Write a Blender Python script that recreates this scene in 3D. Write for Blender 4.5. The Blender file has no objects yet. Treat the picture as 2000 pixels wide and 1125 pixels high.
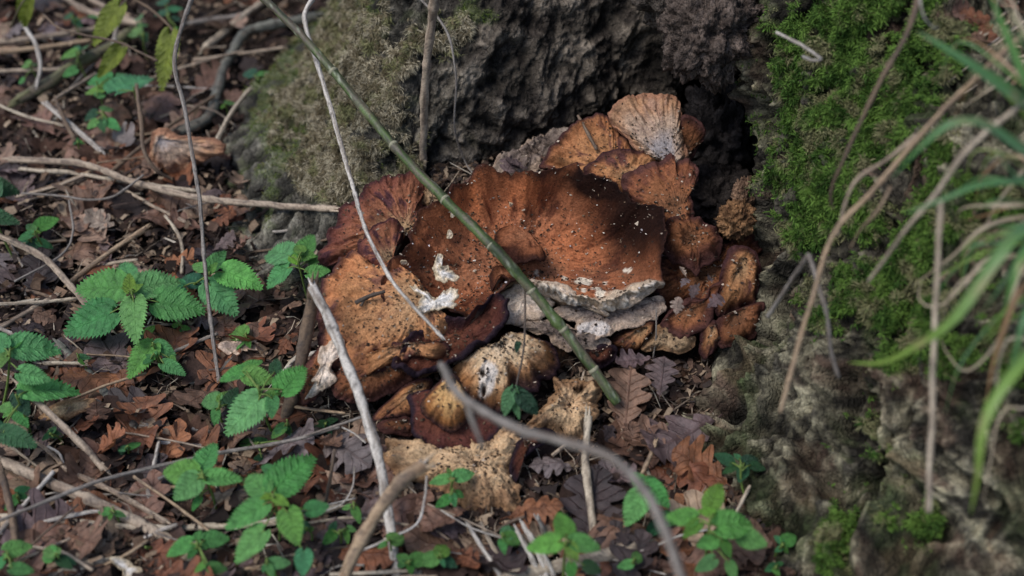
import bpy, math, random
import numpy as np
from mathutils import Vector, Matrix
from mathutils.bvhtree import BVHTree

random.seed(7)
rng = np.random.default_rng(11)
scene = bpy.context.scene
COL = scene.collection

# ------------------------------------------------------------------ camera
CAM = np.array((0.0, -1.05, 0.95))
TGT = np.array((0.0, 0.0, 0.10))
FW = (TGT - CAM) / np.linalg.norm(TGT - CAM)
RT = np.array((1.0, 0.0, 0.0))
UP = np.cross(RT, FW)
LENS = 45.0
FPX = 2000 * LENS / 36.0
cd = bpy.data.cameras.new('camera')
cam = bpy.data.objects.new('camera', cd)
COL.objects.link(cam)
cam.location = CAM
cam.rotation_euler = Vector(FW).to_track_quat('-Z', 'Y').to_euler()
cd.lens = LENS
cd.sensor_width = 36.0
cd.clip_start = 0.02
cd.clip_end = 500.0
cd.dof.use_dof = True
cd.dof.focus_distance = 1.39
cd.dof.aperture_fstop = 2.8
scene.camera = cam

# ------------------------------------------------------------------ light
world = bpy.data.worlds.new('World')
scene.world = world
world.use_nodes = True
wn = world.node_tree
sky = wn.nodes.new('ShaderNodeTexSky')
sky.sky_type = 'NISHITA'
sky.sun_disc = False
SUN_DIR = Vector((-0.50, -0.30, 0.95)).normalized()      # towards the sun
sky.sun_elevation = math.asin(SUN_DIR.z)
sky.sun_rotation = math.atan2(SUN_DIR.x, SUN_DIR.y)
sky.air_density = 1.0
sky.dust_density = 1.5
sky.ozone_density = 1.0
bg = wn.nodes['Background']
bg.inputs['Strength'].default_value = 0.10
wn.links.new(sky.outputs[0], bg.inputs[0])
sl = bpy.data.lights.new('sun', 'SUN')
sl.energy = 1.35
sl.angle = math.radians(24)
sl.color = (1.0, 0.985, 0.965)
so = bpy.data.objects.new('sun', sl)
COL.objects.link(so)
so.rotation_euler = (-SUN_DIR).to_track_quat('-Z', 'Y').to_euler()
so.location = (-1, -1, 3)
vs = scene.view_settings
vs.view_transform = 'Standard'
vs.look = 'None'
vs.exposure = 0.82
vs.gamma = 1.0
vs.use_curve_mapping = False
scene.cycles.use_denoising = True
scene.cycles.max_bounces = 6

# ------------------------------------------------------------------ numeric helpers
def S(x):
    x = np.clip(x, 0, 1)
    return x * x * (3 - 2 * x)
def sst(a, b, x):
    return S((np.asarray(x, float) - a) / (b - a))
def _hash(ix, iy, iz, seed):
    h = (ix.astype(np.uint32) * np.uint32(374761393) + iy.astype(np.uint32) * np.uint32(668265263)
         + iz.astype(np.uint32) * np.uint32(2147483647 - 58) + np.uint32(seed * 974711 & 0xffffffff))
    h = (h ^ (h >> np.uint32(13))) * np.uint32(1274126177)
    h = (h ^ (h >> np.uint32(15))) * np.uint32(2246822519)
    return h ^ (h >> np.uint32(16))
_G = np.array([(1,1,0),(-1,1,0),(1,-1,0),(-1,-1,0),(1,0,1),(-1,0,1),(1,0,-1),(-1,0,-1),
               (0,1,1),(0,-1,1),(0,1,-1),(0,-1,-1),(1,1,0),(-1,1,0),(0,-1,1),(0,-1,-1)], np.float32)
def noise(p, seed=0):
    p = np.asarray(p, np.float32)
    i = np.floor(p).astype(np.int64)
    f = p - i
    u = f * f * f * (f * (f * 6 - 15) + 10)
    out = 0
    for dx in (0, 1):
        wx = u[..., 0] if dx else 1 - u[..., 0]
        for dy in (0, 1):
            wy = u[..., 1] if dy else 1 - u[..., 1]
            for dz in (0, 1):
                wz = u[..., 2] if dz else 1 - u[..., 2]
                g = _G[_hash(i[..., 0] + dx, i[..., 1] + dy, i[..., 2] + dz, seed) & np.uint32(15)]
                d = (f[..., 0] - dx) * g[..., 0] + (f[..., 1] - dy) * g[..., 1] + (f[..., 2] - dz) * g[..., 2]
                out = out + wx * wy * wz * d
    return out
def fbm(p, octv=4, seed=0, gain=0.5, lac=2.03):
    a, s, tot = 1.0, 0, 0
    p = np.asarray(p, np.float32)
    for o in range(octv):
        s = s + a * noise(p, seed + o * 17)
        tot += a
        a *= gain
        p = p * lac + 3.7
    return s / tot * 1.6
def ridged(p, octv=3, seed=0, gain=0.5):
    a, s, tot = 1.0, 0, 0
    p = np.asarray(p, np.float32)
    for o in range(octv):
        s = s + a * (1 - np.minimum(1, 2.2 * np.abs(noise(p, seed + o * 13))))
        tot += a
        a *= gain
        p = p * 2.07 + 1.3
    return s / tot
def lerp(a, b, t):
    a, b, t = np.asarray(a, float), np.asarray(b, float), np.asarray(t, float)
    if t.ndim == 1 and (max(a.ndim, b.ndim) == 2 or (a.ndim == 1 and b.ndim == 1 and a.shape == (3,))):
        t = t[:, None]
    return a + (b - a) * t
def nrm(v):
    return v / (np.linalg.norm(v, axis=-1, keepdims=True) + 1e-12)
def crom(pts, n, closed=False):
    P = np.asarray(pts, float)
    m = len(P)
    if m == 2 and not closed:
        return lerp(P[0][None], P[1][None], np.linspace(0, 1, n)[:, None])
    if closed:
        Q = np.vstack([P[-1:], P, P[:2]])
        seg = m
    else:
        Q = np.vstack([2 * P[0] - P[1], P, 2 * P[-1] - P[-2]])
        seg = m - 1
    k = 24
    t = np.linspace(0, 1, k, endpoint=False)[:, None]
    res = []
    for i in range(seg):
        a, b, c, d = Q[i], Q[i + 1], Q[i + 2], Q[i + 3]
        res.append(0.5 * (2 * b + (c - a) * t + (2 * a - 5 * b + 4 * c - d) * t ** 2 + (3 * b - a - 3 * c + d) * t ** 3))
    R = np.vstack(res + [P[:1] if closed else P[-1:]])
    L = np.concatenate([[0], np.cumsum(np.linalg.norm(np.diff(R, axis=0), axis=1))])
    s = np.linspace(0, L[-1], n, endpoint=not closed)
    return np.stack([np.interp(s, L, R[:, j]) for j in range(R.shape[1])], 1)

# ------------------------------------------------------------------ the lie of the land
def gh(x, y):
    x = np.asarray(x, float); y = np.asarray(y, float)
    m = 0.10 * np.exp(-((x - 0.05) / 0.27) ** 4) * S((y + 0.22) / 0.50)
    return m + 0.008 * np.sin(x * 7 + 1.3) * np.cos(y * 6 + 0.4) + 0.004 * np.sin(x * 19 + y * 13) + 0.03 * S((y - 0.4) / 2.0)
def ray(px, py):
    return FW + (px - 1000) / FPX * RT + (562.5 - py) / FPX * UP
def PT(px, py, t):
    return CAM + ray(px, py) * t
def PZ(px, py, z):
    d = ray(px, py)
    return CAM + d * ((z - CAM[2]) / d[2])
def PG(px, py, h=0.0):
    z = 0.0
    for k in range(14):
        p = PZ(px, py, z + h)
        z = 0.4 * z + 0.6 * float(gh(p[0], p[1]))
    return PZ(px, py, z + h)
def proj(V):
    R = np.asarray(V) - CAM
    t = R @ FW
    return 1000 + FPX * (R @ RT) / t, 562.5 - FPX * (R @ UP) / t, t
Z1 = lambda x, y: (x / 2.96, y / 2.96)
Z2 = lambda x, y: (x / 2.812, 340 + y / 2.812)
Z3 = lambda x, y: (x / 2.777, 720 + y / 2.777)
Z4 = lambda x, y: (600 + x / 2.678, 300 + y / 2.678)
Z5 = lambda x, y: (580 + x / 2.228, 620 + y / 2.228)
ZA = lambda x, y: (600 + x / 4.5, 310 + y / 4.5)
ZB = lambda x, y: (590 + x / 4.326, 540 + y / 4.326)
ZC = lambda x, y: (960 + x / 4.689, 480 + y / 4.689)
ZD = lambda x, y: (1160 + x / 3.75, 180 + y / 3.75)
ZE = lambda x, y: (1250 + x / 4.018, 440 + y / 4.018)
ZF = lambda x, y: (780 + x / 4.328, 640 + y / 4.328)
ZL = lambda x, y: (1180 + x / 2.418, 660 + y / 2.418)
ZM = lambda x, y: (1500 + x / 2.812, 60 + y / 2.812)
ZN = lambda x, y: (1500 + x / 1.692, 460 + y / 1.692)
ZO = lambda x, y: (340 + x / 3.75, 160 + y / 3.75)
ZS = lambda x, y: (1000 + x / 1.974, 150 + y / 1.974)
ID = lambda x, y: (x, y)

# ------------------------------------------------------------------ mesh helpers
def mesh_np(name, V, quads=None, tris=None, col=None, uv=None, smooth=True, mat=None):
    V = np.ascontiguousarray(V, np.float32)
    me = bpy.data.meshes.new(name)
    idx, tot = [], []
    if quads is not None and len(quads):
        q = np.asarray(quads, np.int32); idx.append(q.ravel()); tot.append(np.full(len(q), 4, np.int32))
    if tris is not None and len(tris):
        q = np.asarray(tris, np.int32); idx.append(q.ravel()); tot.append(np.full(len(q), 3, np.int32))
    idx = np.concatenate(idx); tot = np.concatenate(tot)
    me.vertices.add(len(V)); me.vertices.foreach_set('co', V.ravel())
    me.loops.add(len(idx)); me.loops.foreach_set('vertex_index', idx)
    me.polygons.add(len(tot))
    me.polygons.foreach_set('loop_start', np.concatenate([[0], np.cumsum(tot)[:-1]]).astype(np.int32))
    me.polygons.foreach_set('loop_total', tot)
    me.polygons.foreach_set('use_smooth', np.full(len(tot), smooth, bool))
    me.update(calc_edges=True)
    if col is not None:
        c = np.asarray(col, np.float32)
        if c.shape[1] == 3:
            c = np.hstack([c, np.ones((len(c), 1), np.float32)])
        at = me.color_attributes.new('col', 'FLOAT_COLOR', 'POINT')
        at.data.foreach_set('color', np.ascontiguousarray(c).ravel())
    if uv is not None:
        ul = me.uv_layers.new(name='UVMap')
        ul.data.foreach_set('uv', np.ascontiguousarray(np.asarray(uv, np.float32)[idx]).ravel())
    if mat is not None:
        me.materials.append(mat)
    return me
def gridq(nu, nv, closed=False, off=0):
    iu = np.arange(nu if closed else nu - 1)
    iv = np.arange(nv - 1)
    a, b = np.meshgrid(iu, iv, indexing='ij')
    a2 = (a + 1) % nu
    return np.stack([a * nv + b, a2 * nv + b, a2 * nv + b + 1, a * nv + b + 1], -1).reshape(-1, 4) + off
def link(name, me, parent=None, loc=None):
    o = bpy.data.objects.new(name, me)
    COL.objects.link(o)
    if loc is not None:
        o.location = loc
    if parent is not None:
        o.parent = parent
    return o
def tag(o, label=None, cat=None, group=None, kind=None):
    if label: o['label'] = label
    if cat: o['category'] = cat
    if group: o['group'] = group
    if kind: o['kind'] = kind
    return o
def empty(name, loc):
    o = bpy.data.objects.new(name, None)
    o.empty_display_size = 0.02
    COL.objects.link(o)
    o.location = loc
    return o
def frames(P):
    T = nrm(np.gradient(P, axis=0))
    n0 = np.cross(T[0], (0, 0, 1.0))
    if np.linalg.norm(n0) < 1e-3:
        n0 = np.cross(T[0], (1.0, 0, 0))
    n = n0 / np.linalg.norm(n0)
    Ns = []
    for t in T:
        n = n - t * np.dot(n, t)
        n = n / (np.linalg.norm(n) + 1e-9)
        Ns.append(n)
    Ns = np.array(Ns)
    return T, Ns, np.cross(T, Ns)
def tube_np(P, R, nseg=8, rough=0.0, seed=0):
    P = np.asarray(P, float)
    n = len(P)
    R = np.broadcast_to(np.asarray(R, float), (n,))
    T, N, B = frames(P)
    a = np.linspace(0, 2 * np.pi, nseg, endpoint=False)
    ring = N[:, None] * np.cos(a)[None, :, None] + B[:, None] * np.sin(a)[None, :, None]
    V = P[:, None] + ring * R[:, None, None]
    if rough:
        rr = fbm(V.reshape(-1, 3) * (0.25 / R.mean()), 3, seed).reshape(n, nseg)
        V = V + ring * (rr * rough * R[:, None])[..., None]
    Q = np.array([[i * nseg + k, i * nseg + (k + 1) % nseg, (i + 1) * nseg + (k + 1) % nseg, (i + 1) * nseg + k]
                  for i in range(n - 1) for k in range(nseg)])
    V = V.reshape(-1, 3)
    V = np.vstack([V, P[:1] - T[:1] * R[0] * 0.2, P[-1:] + T[-1:] * R[-1] * 0.2])
    m = n * nseg
    tr = [[m, (k + 1) % nseg, k] for k in range(nseg)] + [[m + 1, m - nseg + k, m - nseg + (k + 1) % nseg] for k in range(nseg)]
    return V, Q, np.array(tr)

# ------------------------------------------------------------------ materials
def newmat(name):
    m = bpy.data.materials.new(name)
    m.use_nodes = True
    nt = m.node_tree
    return m, nt, nt.nodes['Principled BSDF']
def N(nt, typ, **kw):
    n = nt.nodes.new(typ)
    for k, v in kw.items():
        if k.startswith('i_'):
            n.inputs[k[2:].replace('_', ' ')].default_value = v
        else:
            setattr(n, k, v)
    return n
def vcol_mat(name, rough=0.85, fine=600.0, amt=0.35, bump=0.25, bscale=900.0, speck=False, spec=0.25, bdist=0.0015, crack=0.0, cs=80.0):
    m, nt, bs = newmat(name)
    L = nt.links.new
    at = N(nt, 'ShaderNodeAttribute', attribute_name='col')
    tc = N(nt, 'ShaderNodeTexCoord')
    nz = N(nt, 'ShaderNodeTexNoise', i_Scale=fine, i_Detail=3.0, i_Roughness=0.65)
    L(tc.outputs['Object'], nz.inputs['Vector'])
    mr = N(nt, 'ShaderNodeMapRange', i_From_Min=0.25, i_From_Max=0.75, i_To_Min=1 - amt, i_To_Max=1 + amt)
    L(nz.outputs['Fac'], mr.inputs['Value'])
    mx = N(nt, 'ShaderNodeMix', data_type='RGBA', blend_type='MULTIPLY')
    mx.inputs['Factor'].default_value = 1.0
    L(at.outputs['Color'], mx.inputs['A']); L(mr.outputs[0], mx.inputs['B'])
    out = mx.outputs['Result']
    if speck:
        n2 = N(nt, 'ShaderNodeTexNoise', i_Scale=330.0, i_Detail=4.0, i_Roughness=0.7)
        L(tc.outputs['Object'], n2.inputs['Vector'])
        th = N(nt, 'ShaderNodeMapRange', i_From_Min=0.56, i_From_Max=0.64, i_To_Min=0.0, i_To_Max=1.0)
        L(n2.outputs['Fac'], th.inputs['Value'])
        mu = N(nt, 'ShaderNodeMath', operation='MULTIPLY')
        L(th.outputs[0], mu.inputs[0]); L(at.outputs['Alpha'], mu.inputs[1])
        m2 = N(nt, 'ShaderNodeMix', data_type='RGBA')
        m2.inputs['B'].default_value = (0.022, 0.014, 0.010, 1)
        L(mu.outputs[0], m2.inputs['Factor']); L(out, m2.inputs['A'])
        out = m2.outputs['Result']
    cr_out = None
    if crack:
        wz = N(nt, 'ShaderNodeTexNoise', i_Scale=cs * .8, i_Detail=3.0)
        L(tc.outputs['Object'], wz.inputs['Vector'])
        wm = N(nt, 'ShaderNodeMix', data_type='RGBA', blend_type='LINEAR_LIGHT'); wm.inputs['Factor'].default_value = .016
        mp = N(nt, 'ShaderNodeMapping'); mp.inputs['Rotation'].default_value = (.35, .45, 0); mp.inputs['Scale'].default_value = (1, 1, .28)
        L(tc.outputs['Object'], mp.inputs['Vector'])
        L(mp.outputs[0], wm.inputs['A']); L(wz.outputs['Color'], wm.inputs['B'])
        vo = N(nt, 'ShaderNodeTexVoronoi', feature='DISTANCE_TO_EDGE', i_Scale=cs)
        L(wm.outputs['Result'], vo.inputs['Vector'])
        cm = N(nt, 'ShaderNodeMapRange', i_From_Min=0.0, i_From_Max=0.22, i_To_Min=1 - crack, i_To_Max=1.0)
        L(vo.outputs['Distance'], cm.inputs['Value'])
        vc = N(nt, 'ShaderNodeTexVoronoi', feature='F1', i_Scale=cs * 2.2)
        L(wm.outputs['Result'], vc.inputs['Vector'])
        cv = N(nt, 'ShaderNodeSeparateColor'); L(vc.outputs['Color'], cv.inputs[0])
        cw = N(nt, 'ShaderNodeMapRange', i_From_Min=0.0, i_From_Max=1.0, i_To_Min=.72, i_To_Max=1.28); L(cv.outputs[0], cw.inputs['Value'])
        c3 = N(nt, 'ShaderNodeMix', data_type='RGBA', blend_type='MULTIPLY'); c3.inputs['Factor'].default_value = 1.0
        L(out, c3.inputs['A']); L(cw.outputs[0], c3.inputs['B'])
        out = c3.outputs['Result']
        cr_out = cm.outputs[0]
    L(out, bs.inputs['Base Color'])
    bs.inputs['Roughness'].default_value = rough
    bs.inputs['Specular IOR Level'].default_value = spec
    nb = N(nt, 'ShaderNodeTexNoise', i_Scale=bscale, i_Detail=4.0, i_Roughness=0.6)
    L(tc.outputs['Object'], nb.inputs['Vector'])
    bp = N(nt, 'ShaderNodeBump', i_Strength=bump, i_Distance=bdist)
    if cr_out is not None:
        ha = N(nt, 'ShaderNodeMath', operation='MULTIPLY_ADD'); L(cr_out, ha.inputs[0]); ha.inputs[1].default_value = 0.9; L(nb.outputs['Fac'], ha.inputs[2])
        L(ha.outputs[0], bp.inputs['Height'])
    else:
        L(nb.outputs['Fac'], bp.inputs['Height'])
    L(bp.outputs[0], bs.inputs['Normal'])
    return m
M_BARK = vcol_mat('bark', 0.85, 300, 0.42, 0.8, 210, bdist=0.0035, spec=0.12, crack=.6, cs=95)
M_SOIL = vcol_mat('soil', 0.95, 300, 0.6, 1.0, 260, bdist=0.005, spec=0.06)
M_FUNG = vcol_mat('fungus_flesh', 0.72, 420, 0.48, 0.8, 420, speck=True, bdist=0.0022, spec=.05)
M_WOOD = vcol_mat('dead_stalk', 0.75, 500, 0.4, 0.5, 700, bdist=0.0008)
M_MOSS = vcol_mat('moss_strands', 0.8, 300, 0.25, 0.0, 300, spec=0.08)
M_BITS = vcol_mat('litter_bits', 0.85, 400, 0.4, 0.4, 500, spec=0.1)

def leaf_mat(name, kind):
    m, nt, bs = newmat(name)
    L = nt.links.new
    oi = N(nt, 'ShaderNodeObjectInfo')
    uv = N(nt, 'ShaderNodeUVMap')
    sp = N(nt, 'ShaderNodeSeparateXYZ'); L(uv.outputs[0], sp.inputs[0])
    ax = N(nt, 'ShaderNodeMath', operation='ABSOLUTE'); L(sp.outputs['X'], ax.inputs[0])
    # side veins run forward from the midrib
    k = 0.62 if kind == 'oak' else 0.75
    f = 8.0 if kind == 'oak' else 6.5
    sl_ = N(nt, 'ShaderNodeMath', operation='MULTIPLY_ADD'); L(ax.outputs[0], sl_.inputs[0])
    sl_.inputs[1].default_value = -k
    wv_ = N(nt, 'ShaderNodeTexNoise', i_Scale=7.0, i_Detail=2.0)
    tcv = N(nt, 'ShaderNodeTexCoord'); adv = N(nt, 'ShaderNodeVectorMath', operation='ADD'); L(tcv.outputs['Object'], adv.inputs[0]); L(oi.outputs['Random'], adv.inputs[1]); L(adv.outputs[0], wv_.inputs['Vector'])
    wy = N(nt, 'ShaderNodeMath', operation='MULTIPLY_ADD'); L(wv_.outputs['Fac'], wy.inputs[0]); wy.inputs[1].default_value = .09; L(sp.outputs['Y'], wy.inputs[2])
    L(wy.outputs[0], sl_.inputs[2])
    fr = N(nt, 'ShaderNodeMath', operation='MULTIPLY'); L(sl_.outputs[0], fr.inputs[0]); fr.inputs[1].default_value = f
    pp = N(nt, 'ShaderNodeMath', operation='PINGPONG'); L(fr.outputs[0], pp.inputs[0]); pp.inputs[1].default_value = 0.5
    vein = N(nt, 'ShaderNodeMapRange', i_From_Min=0.0, i_From_Max=0.09 if kind == 'oak' else 0.20, i_To_Min=1.0, i_To_Max=0.0)
    L(pp.outputs[0], vein.inputs['Value'])
    mid = N(nt, 'ShaderNodeMapRange', i_From_Min=0.006, i_From_Max=0.022, i_To_Min=1.0, i_To_Max=0.0)
    L(ax.outputs[0], mid.inputs['Value'])
    vm = N(nt, 'ShaderNodeMath', operation='MAXIMUM'); L(vein.outputs[0], vm.inputs[0]); L(mid.outputs[0], vm.inputs[1])
    tc = N(nt, 'ShaderNodeTexCoord')
    ad = N(nt, 'ShaderNodeVectorMath', operation='ADD'); L(tc.outputs['Object'], ad.inputs[0]); L(oi.outputs['Random'], ad.inputs[1])
    nz = N(nt, 'ShaderNodeTexNoise', i_Scale=5.0, i_Detail=5.0, i_Roughness=0.65); L(ad.outputs[0], nz.inputs['Vector'])
    n2 = N(nt, 'ShaderNodeTexNoise', i_Scale=60.0 if kind == 'oak' else 26.0, i_Detail=3.0, i_Roughness=0.7); L(ad.outputs[0], n2.inputs['Vector'])
    if kind == 'oak':
        m1 = N(nt, 'ShaderNodeMapRange', i_From_Min=0.3, i_From_Max=0.7, i_To_Min=0.38, i_To_Max=1.45)
        m2 = N(nt, 'ShaderNodeMapRange', i_From_Min=0.3, i_From_Max=0.7, i_To_Min=0.7, i_To_Max=1.2)
    else:
        m1 = N(nt, 'ShaderNodeMapRange', i_From_Min=0.3, i_From_Max=0.7, i_To_Min=0.62, i_To_Max=1.36)
        m2 = N(nt, 'ShaderNodeMapRange', i_From_Min=0.3, i_From_Max=0.7, i_To_Min=0.85, i_To_Max=1.12)
    L(nz.outputs['Fac'], m1.inputs['Value']); L(n2.outputs['Fac'], m2.inputs['Value'])
    mm = N(nt, 'ShaderNodeMath', operation='MULTIPLY'); L(m1.outputs[0], mm.inputs[0]); L(m2.outputs[0], mm.inputs[1])
    c1 = N(nt, 'ShaderNodeMix', data_type='RGBA', blend_type='MULTIPLY'); c1.inputs['Factor'].default_value = 1
    L(oi.outputs['Color'], c1.inputs['A']); L(mm.outputs[0], c1.inputs['B'])
    c2 = N(nt, 'ShaderNodeMix', data_type='RGBA', blend_type='MULTIPLY')
    vf = N(nt, 'ShaderNodeMath', operation='MULTIPLY'); L(vm.outputs[0], vf.inputs[0]); vf.inputs[1].default_value = 0.5 if kind == 'oak' else 0.26
    L(vf.outputs[0], c2.inputs['Factor']); L(c1.outputs['Result'], c2.inputs['A'])
    c2.inputs['B'].default_value = (0.55, 0.42, 0.40, 1) if kind == 'oak' else (0.55, 0.6, 0.5, 1)
    L(c2.outputs['Result'], bs.inputs['Base Color'])
    bs.inputs['Roughness'].default_value = 0.5 if kind == 'oak' else 0.42
    bs.inputs['Specular IOR Level'].default_value = 0.45 if kind == 'oak' else 0.45
    hb = N(nt, 'ShaderNodeMath', operation='MULTIPLY_ADD'); L(vm.outputs[0], hb.inputs[0]); hb.inputs[1].default_value = -1.0 if kind == 'oak' else -.45; L(n2.outputs['Fac'], hb.inputs[2])
    bp = N(nt, 'ShaderNodeBump', i_Strength=0.8, i_Distance=0.0012 if kind == 'oak' else .0026); L(hb.outputs[0], bp.inputs['Height']); L(bp.outputs[0], bs.inputs['Normal'])
    tr = N(nt, 'ShaderNodeBsdfTranslucent'); L(c2.outputs['Result'], tr.inputs['Color'])
    ms = N(nt, 'ShaderNodeMixShader'); ms.inputs[0].default_value = 0.12 if kind == 'oak' else 0.28
    L(bs.outputs[0], ms.inputs[1]); L(tr.outputs[0], ms.inputs[2])
    L(ms.outputs[0], nt.nodes['Material Output'].inputs['Surface'])
    return m
M_OAK = leaf_mat('dead_oak_leaf', 'oak')
M_NET = leaf_mat('nettle_leaf', 'nettle')

# ------------------------------------------------------------------ ground
def axis_nodes(lo, hi, step, far):
    a = list(np.arange(lo, hi, step))
    s = step; x = a[-1]; r = []
    while x < far:
        s *= 1.35; x += s; r.append(x)
    s = step; x = a[0]; l = []
    while x > -far:
        s *= 1.35; x -= s; l.append(x)
    return np.array(l[::-1] + a + r)
gx = axis_nodes(-1.05, 0.75, 0.0036, 60)
gy = axis_nodes(-0.50, 1.25, 0.0040, 60)
X, Y = np.meshgrid(gx, gy, indexing='ij')
P0 = np.stack([X, Y, np.zeros_like(X)], -1).reshape(-1, 3)
near = np.exp(-(np.maximum(0, np.hypot(P0[:, 0], P0[:, 1] - 0.3) - 1.3) / 1.0) ** 2)
zz = gh(P0[:, 0], P0[:, 1]) * near
zz = zz + near * (0.010 * fbm(P0 * 14, 3, 3) + 0.006 * fbm(P0 * 60, 3, 5) + 0.0025 * fbm(P0 * 200, 2, 8)) - 0.004
P0[:, 2] = zz
cn = fbm(P0 * 22, 4, 21); cn2 = fbm(P0 * 120, 3, 22)
gc = lerp(np.array((0.012, 0.009, 0.008)), np.array((0.036, 0.026, 0.020)), S(0.5 + cn * 0.9 + cn2 * 0.5))
fungal = np.exp(-(((P0[:, 0] - 0.10) / 0.20) ** 4)) * S((P0[:, 1] + 0.24) / 0.1) * S((0.14 - P0[:, 1]) / 0.1)
gc = lerp(gc, gc * np.array((1.7, 1.15, 0.85)), (fungal * S(0.5 + cn2))[:, None])
tag(link('ground', mesh_np('ground', P0, gridq(len(gx), len(gy)), col=gc, mat=M_SOIL)),
    'dark crumbly woodland soil', None, None, 'structure')

# ------------------------------------------------------------------ old tree: trunk, lofted from plan outlines at rising heights
LV = [-0.14, 0.02, 0.07, 0.15, 0.30, 0.48, 0.85, 1.5, 2.6]
C0 = [(.10,1.35),(-.08,1.10),(-.27,.80),(-.365,.49),(-.325,.25),(-.262,.12),(-.20,.075),(-.145,.15),(-.09,.20),(0,.235),(.076,.285),
      (.150,.34),(.205,.33),(.22,.55),(.30,.72),(.37,.55),(.325,.25),(.240,-.02),(.194,-.093),(.205,-.164),(.269,-.30),(.36,-.42),(.60,-.52),(.98,-.30),(1.25,.3),(1.05,1.0)]
C1 = [(.12,1.35),(.0,1.10),(-.155,.80),(-.225,.56),(-.212,.44),(-.200,.305),(-.168,.255),(-.125,.235),(-.075,.250),(.005,.275),(.080,.305),
      (.152,.335),(.200,.33),(.222,.52),(.30,.66),(.355,.50),(.322,.25),(.283,.085),(.297,-.015),(.315,-.10),(.37,-.20),(.46,-.29),(.66,-.38),(.92,-.2),(1.18,.3),(1.0,1.0)]
C2 = [(.14,1.33),(.05,1.06),(-.08,.80),(-.13,.61),(-.135,.51),(-.14,.41),(-.12,.365),(-.085,.335),(-.038,.33),(.025,.34),(.092,.36),
      (.160,.365),(.198,.31),(.222,.275),(.25,.262),(.268,.25),(.272,.21),(.270,.15),(.325,.07),(.375,.0),(.44,-.08),(.52,-.15),(.68,-.21),(.88,-.05),(1.1,.35),(.98,1.0)]
C3 = [(.16,1.32),(-.04,1.06),(-.14,.85),(-.15,.66),(-.13,.58),(-.10,.53),(-.07,.49),(-.03,.46),(.01,.44),(.055,.42),(.11,.41),
      (.165,.385),(.20,.34),(.225,.31),(.245,.29),(.26,.275),(.268,.25),(.275,.215),(.335,.19),(.40,.17),(.48,.17),(.58,.19),(.72,.22),(.86,.30),(.98,.55),(.92,1.0)]
ang = np.radians(np.interp(np.arange(26), [0, 3, 9, 17, 22, 25], [110, 190, 238, 280, 325, 408]))
def circ(cx, cy, r):
    return [(cx + r * math.cos(a), cy + r * math.sin(a)) for a in ang]
C05 = [(a[0] + (b[0] - a[0]) * k, a[1] + (b[1] - a[1]) * k) for a, b, k in zip(C0, C1, [.72] * 3 + [.6, .5, .5, .5, .6, .7, .7, .7, .7, .7] + [.4] * 4 + [.62] * 9)]
LOFT = np.array([C0, C0, C05, C1, C2, C3, circ(.38, .92, .52), circ(.40, .95, .48), circ(.42, .98, .44)], float)
LOFT[0, :, :] = LOFT[1] + (LOFT[1] - LOFT[2]) * 1.2
def loft_eval(us, zs):
    m = 26
    i = np.floor(us).astype(int); f = us - i
    A = [LOFT[:, (i + k) % m] for k in (-1, 0, 1, 2)]
    t = f[None, :, None]
    U = 0.5 * (2 * A[1] + (A[2] - A[0]) * t + (2 * A[0] - 5 * A[1] + 4 * A[2] - A[3]) * t ** 2 + (3 * A[1] - A[0] - 3 * A[2] + A[3]) * t ** 3)
    lv = np.array(LV)
    tan = np.empty_like(U)
    d = (U[1:] - U[:-1]) / (lv[1:] - lv[:-1])[:, None, None]
    tan[1:-1] = 0.5 * (d[1:] + d[:-1]); tan[0] = d[0]; tan[-1] = d[-1]
    out = np.empty((len(us), len(zs), 3))
    for j, z in enumerate(zs):
        k = min(max(np.searchsorted(lv, z) - 1, 0), len(lv) - 2)
        h = lv[k + 1] - lv[k]; s = (z - lv[k]) / h
        q = (2*s**3-3*s**2+1) * U[k] + (s**3-2*s**2+s) * h * tan[k] + (-2*s**3+3*s**2) * U[k+1] + (s**3-s**2) * h * tan[k+1]
        out[:, j, :2] = q; out[:, j, 2] = z
    return out
def udist(lst):
    return np.concatenate([np.linspace(a, b, n, endpoint=False) for a, b, n in lst])
us = udist([(0, 2.5, 14), (2.5, 12, 470), (12, 16.3, 110), (16.3, 23, 440), (23, 26, 16)])
zs = np.concatenate([np.linspace(-.13, .56, 300, endpoint=False), np.linspace(.56, 2.6, 40)])
T0 = loft_eval(us, zs)
nu, nz_ = len(us), len(zs)
# coarse hull for ray casting
uc = udist([(0, 26, 260)]); zc = np.linspace(-.1, .8, 110)
TC = loft_eval(uc, zc).reshape(-1, 3)
bvh = BVHTree.FromPolygons(TC.tolist(), gridq(260, 110, True).tolist())
def PS(px, py, off=0.0):
    """a point on the tree or, failing that, the ground, seen at this pixel"""
    d = ray(px, py)
    g = PG(px, py)
    hit = bvh.ray_cast(Vector(CAM), Vector(nrm(d)))
    if hit[0] is not None and hit[3] < np.linalg.norm(g - CAM):
        return np.array(hit[0]) - nrm(d) * off
    return g - nrm(d) * off
def gnormal(G):
    du = np.empty_like(G); dv = np.gradient(G, axis=1)
    du[1:-1] = G[2:] - G[:-2]; du[0] = G[1] - G[-1]; du[-1] = G[0] - G[-2]
    return nrm(np.cross(du, dv))
Nn = gnormal(T0)
P = T0.reshape(-1, 3)
px, py, pt = proj(P)
def blobs(lst):
    m = np.zeros(len(px))
    for cx, cy, rx, ry, w in lst:
        m = np.maximum(m, w * np.exp(-(((px - cx) / rx) ** 2 + ((py - cy) / ry) ** 2) ** 2))
    return m
dryB = blobs([(700,120,110,110,1),(630,200,70,120,.9),(660,330,80,80,1),(735,220,75,130,.9),(610,340,40,60,.8),(780,90,70,60,.7),(870,60,40,70,.45),(590,250,60,60,.6),(760,330,60,50,.6)])
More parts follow.
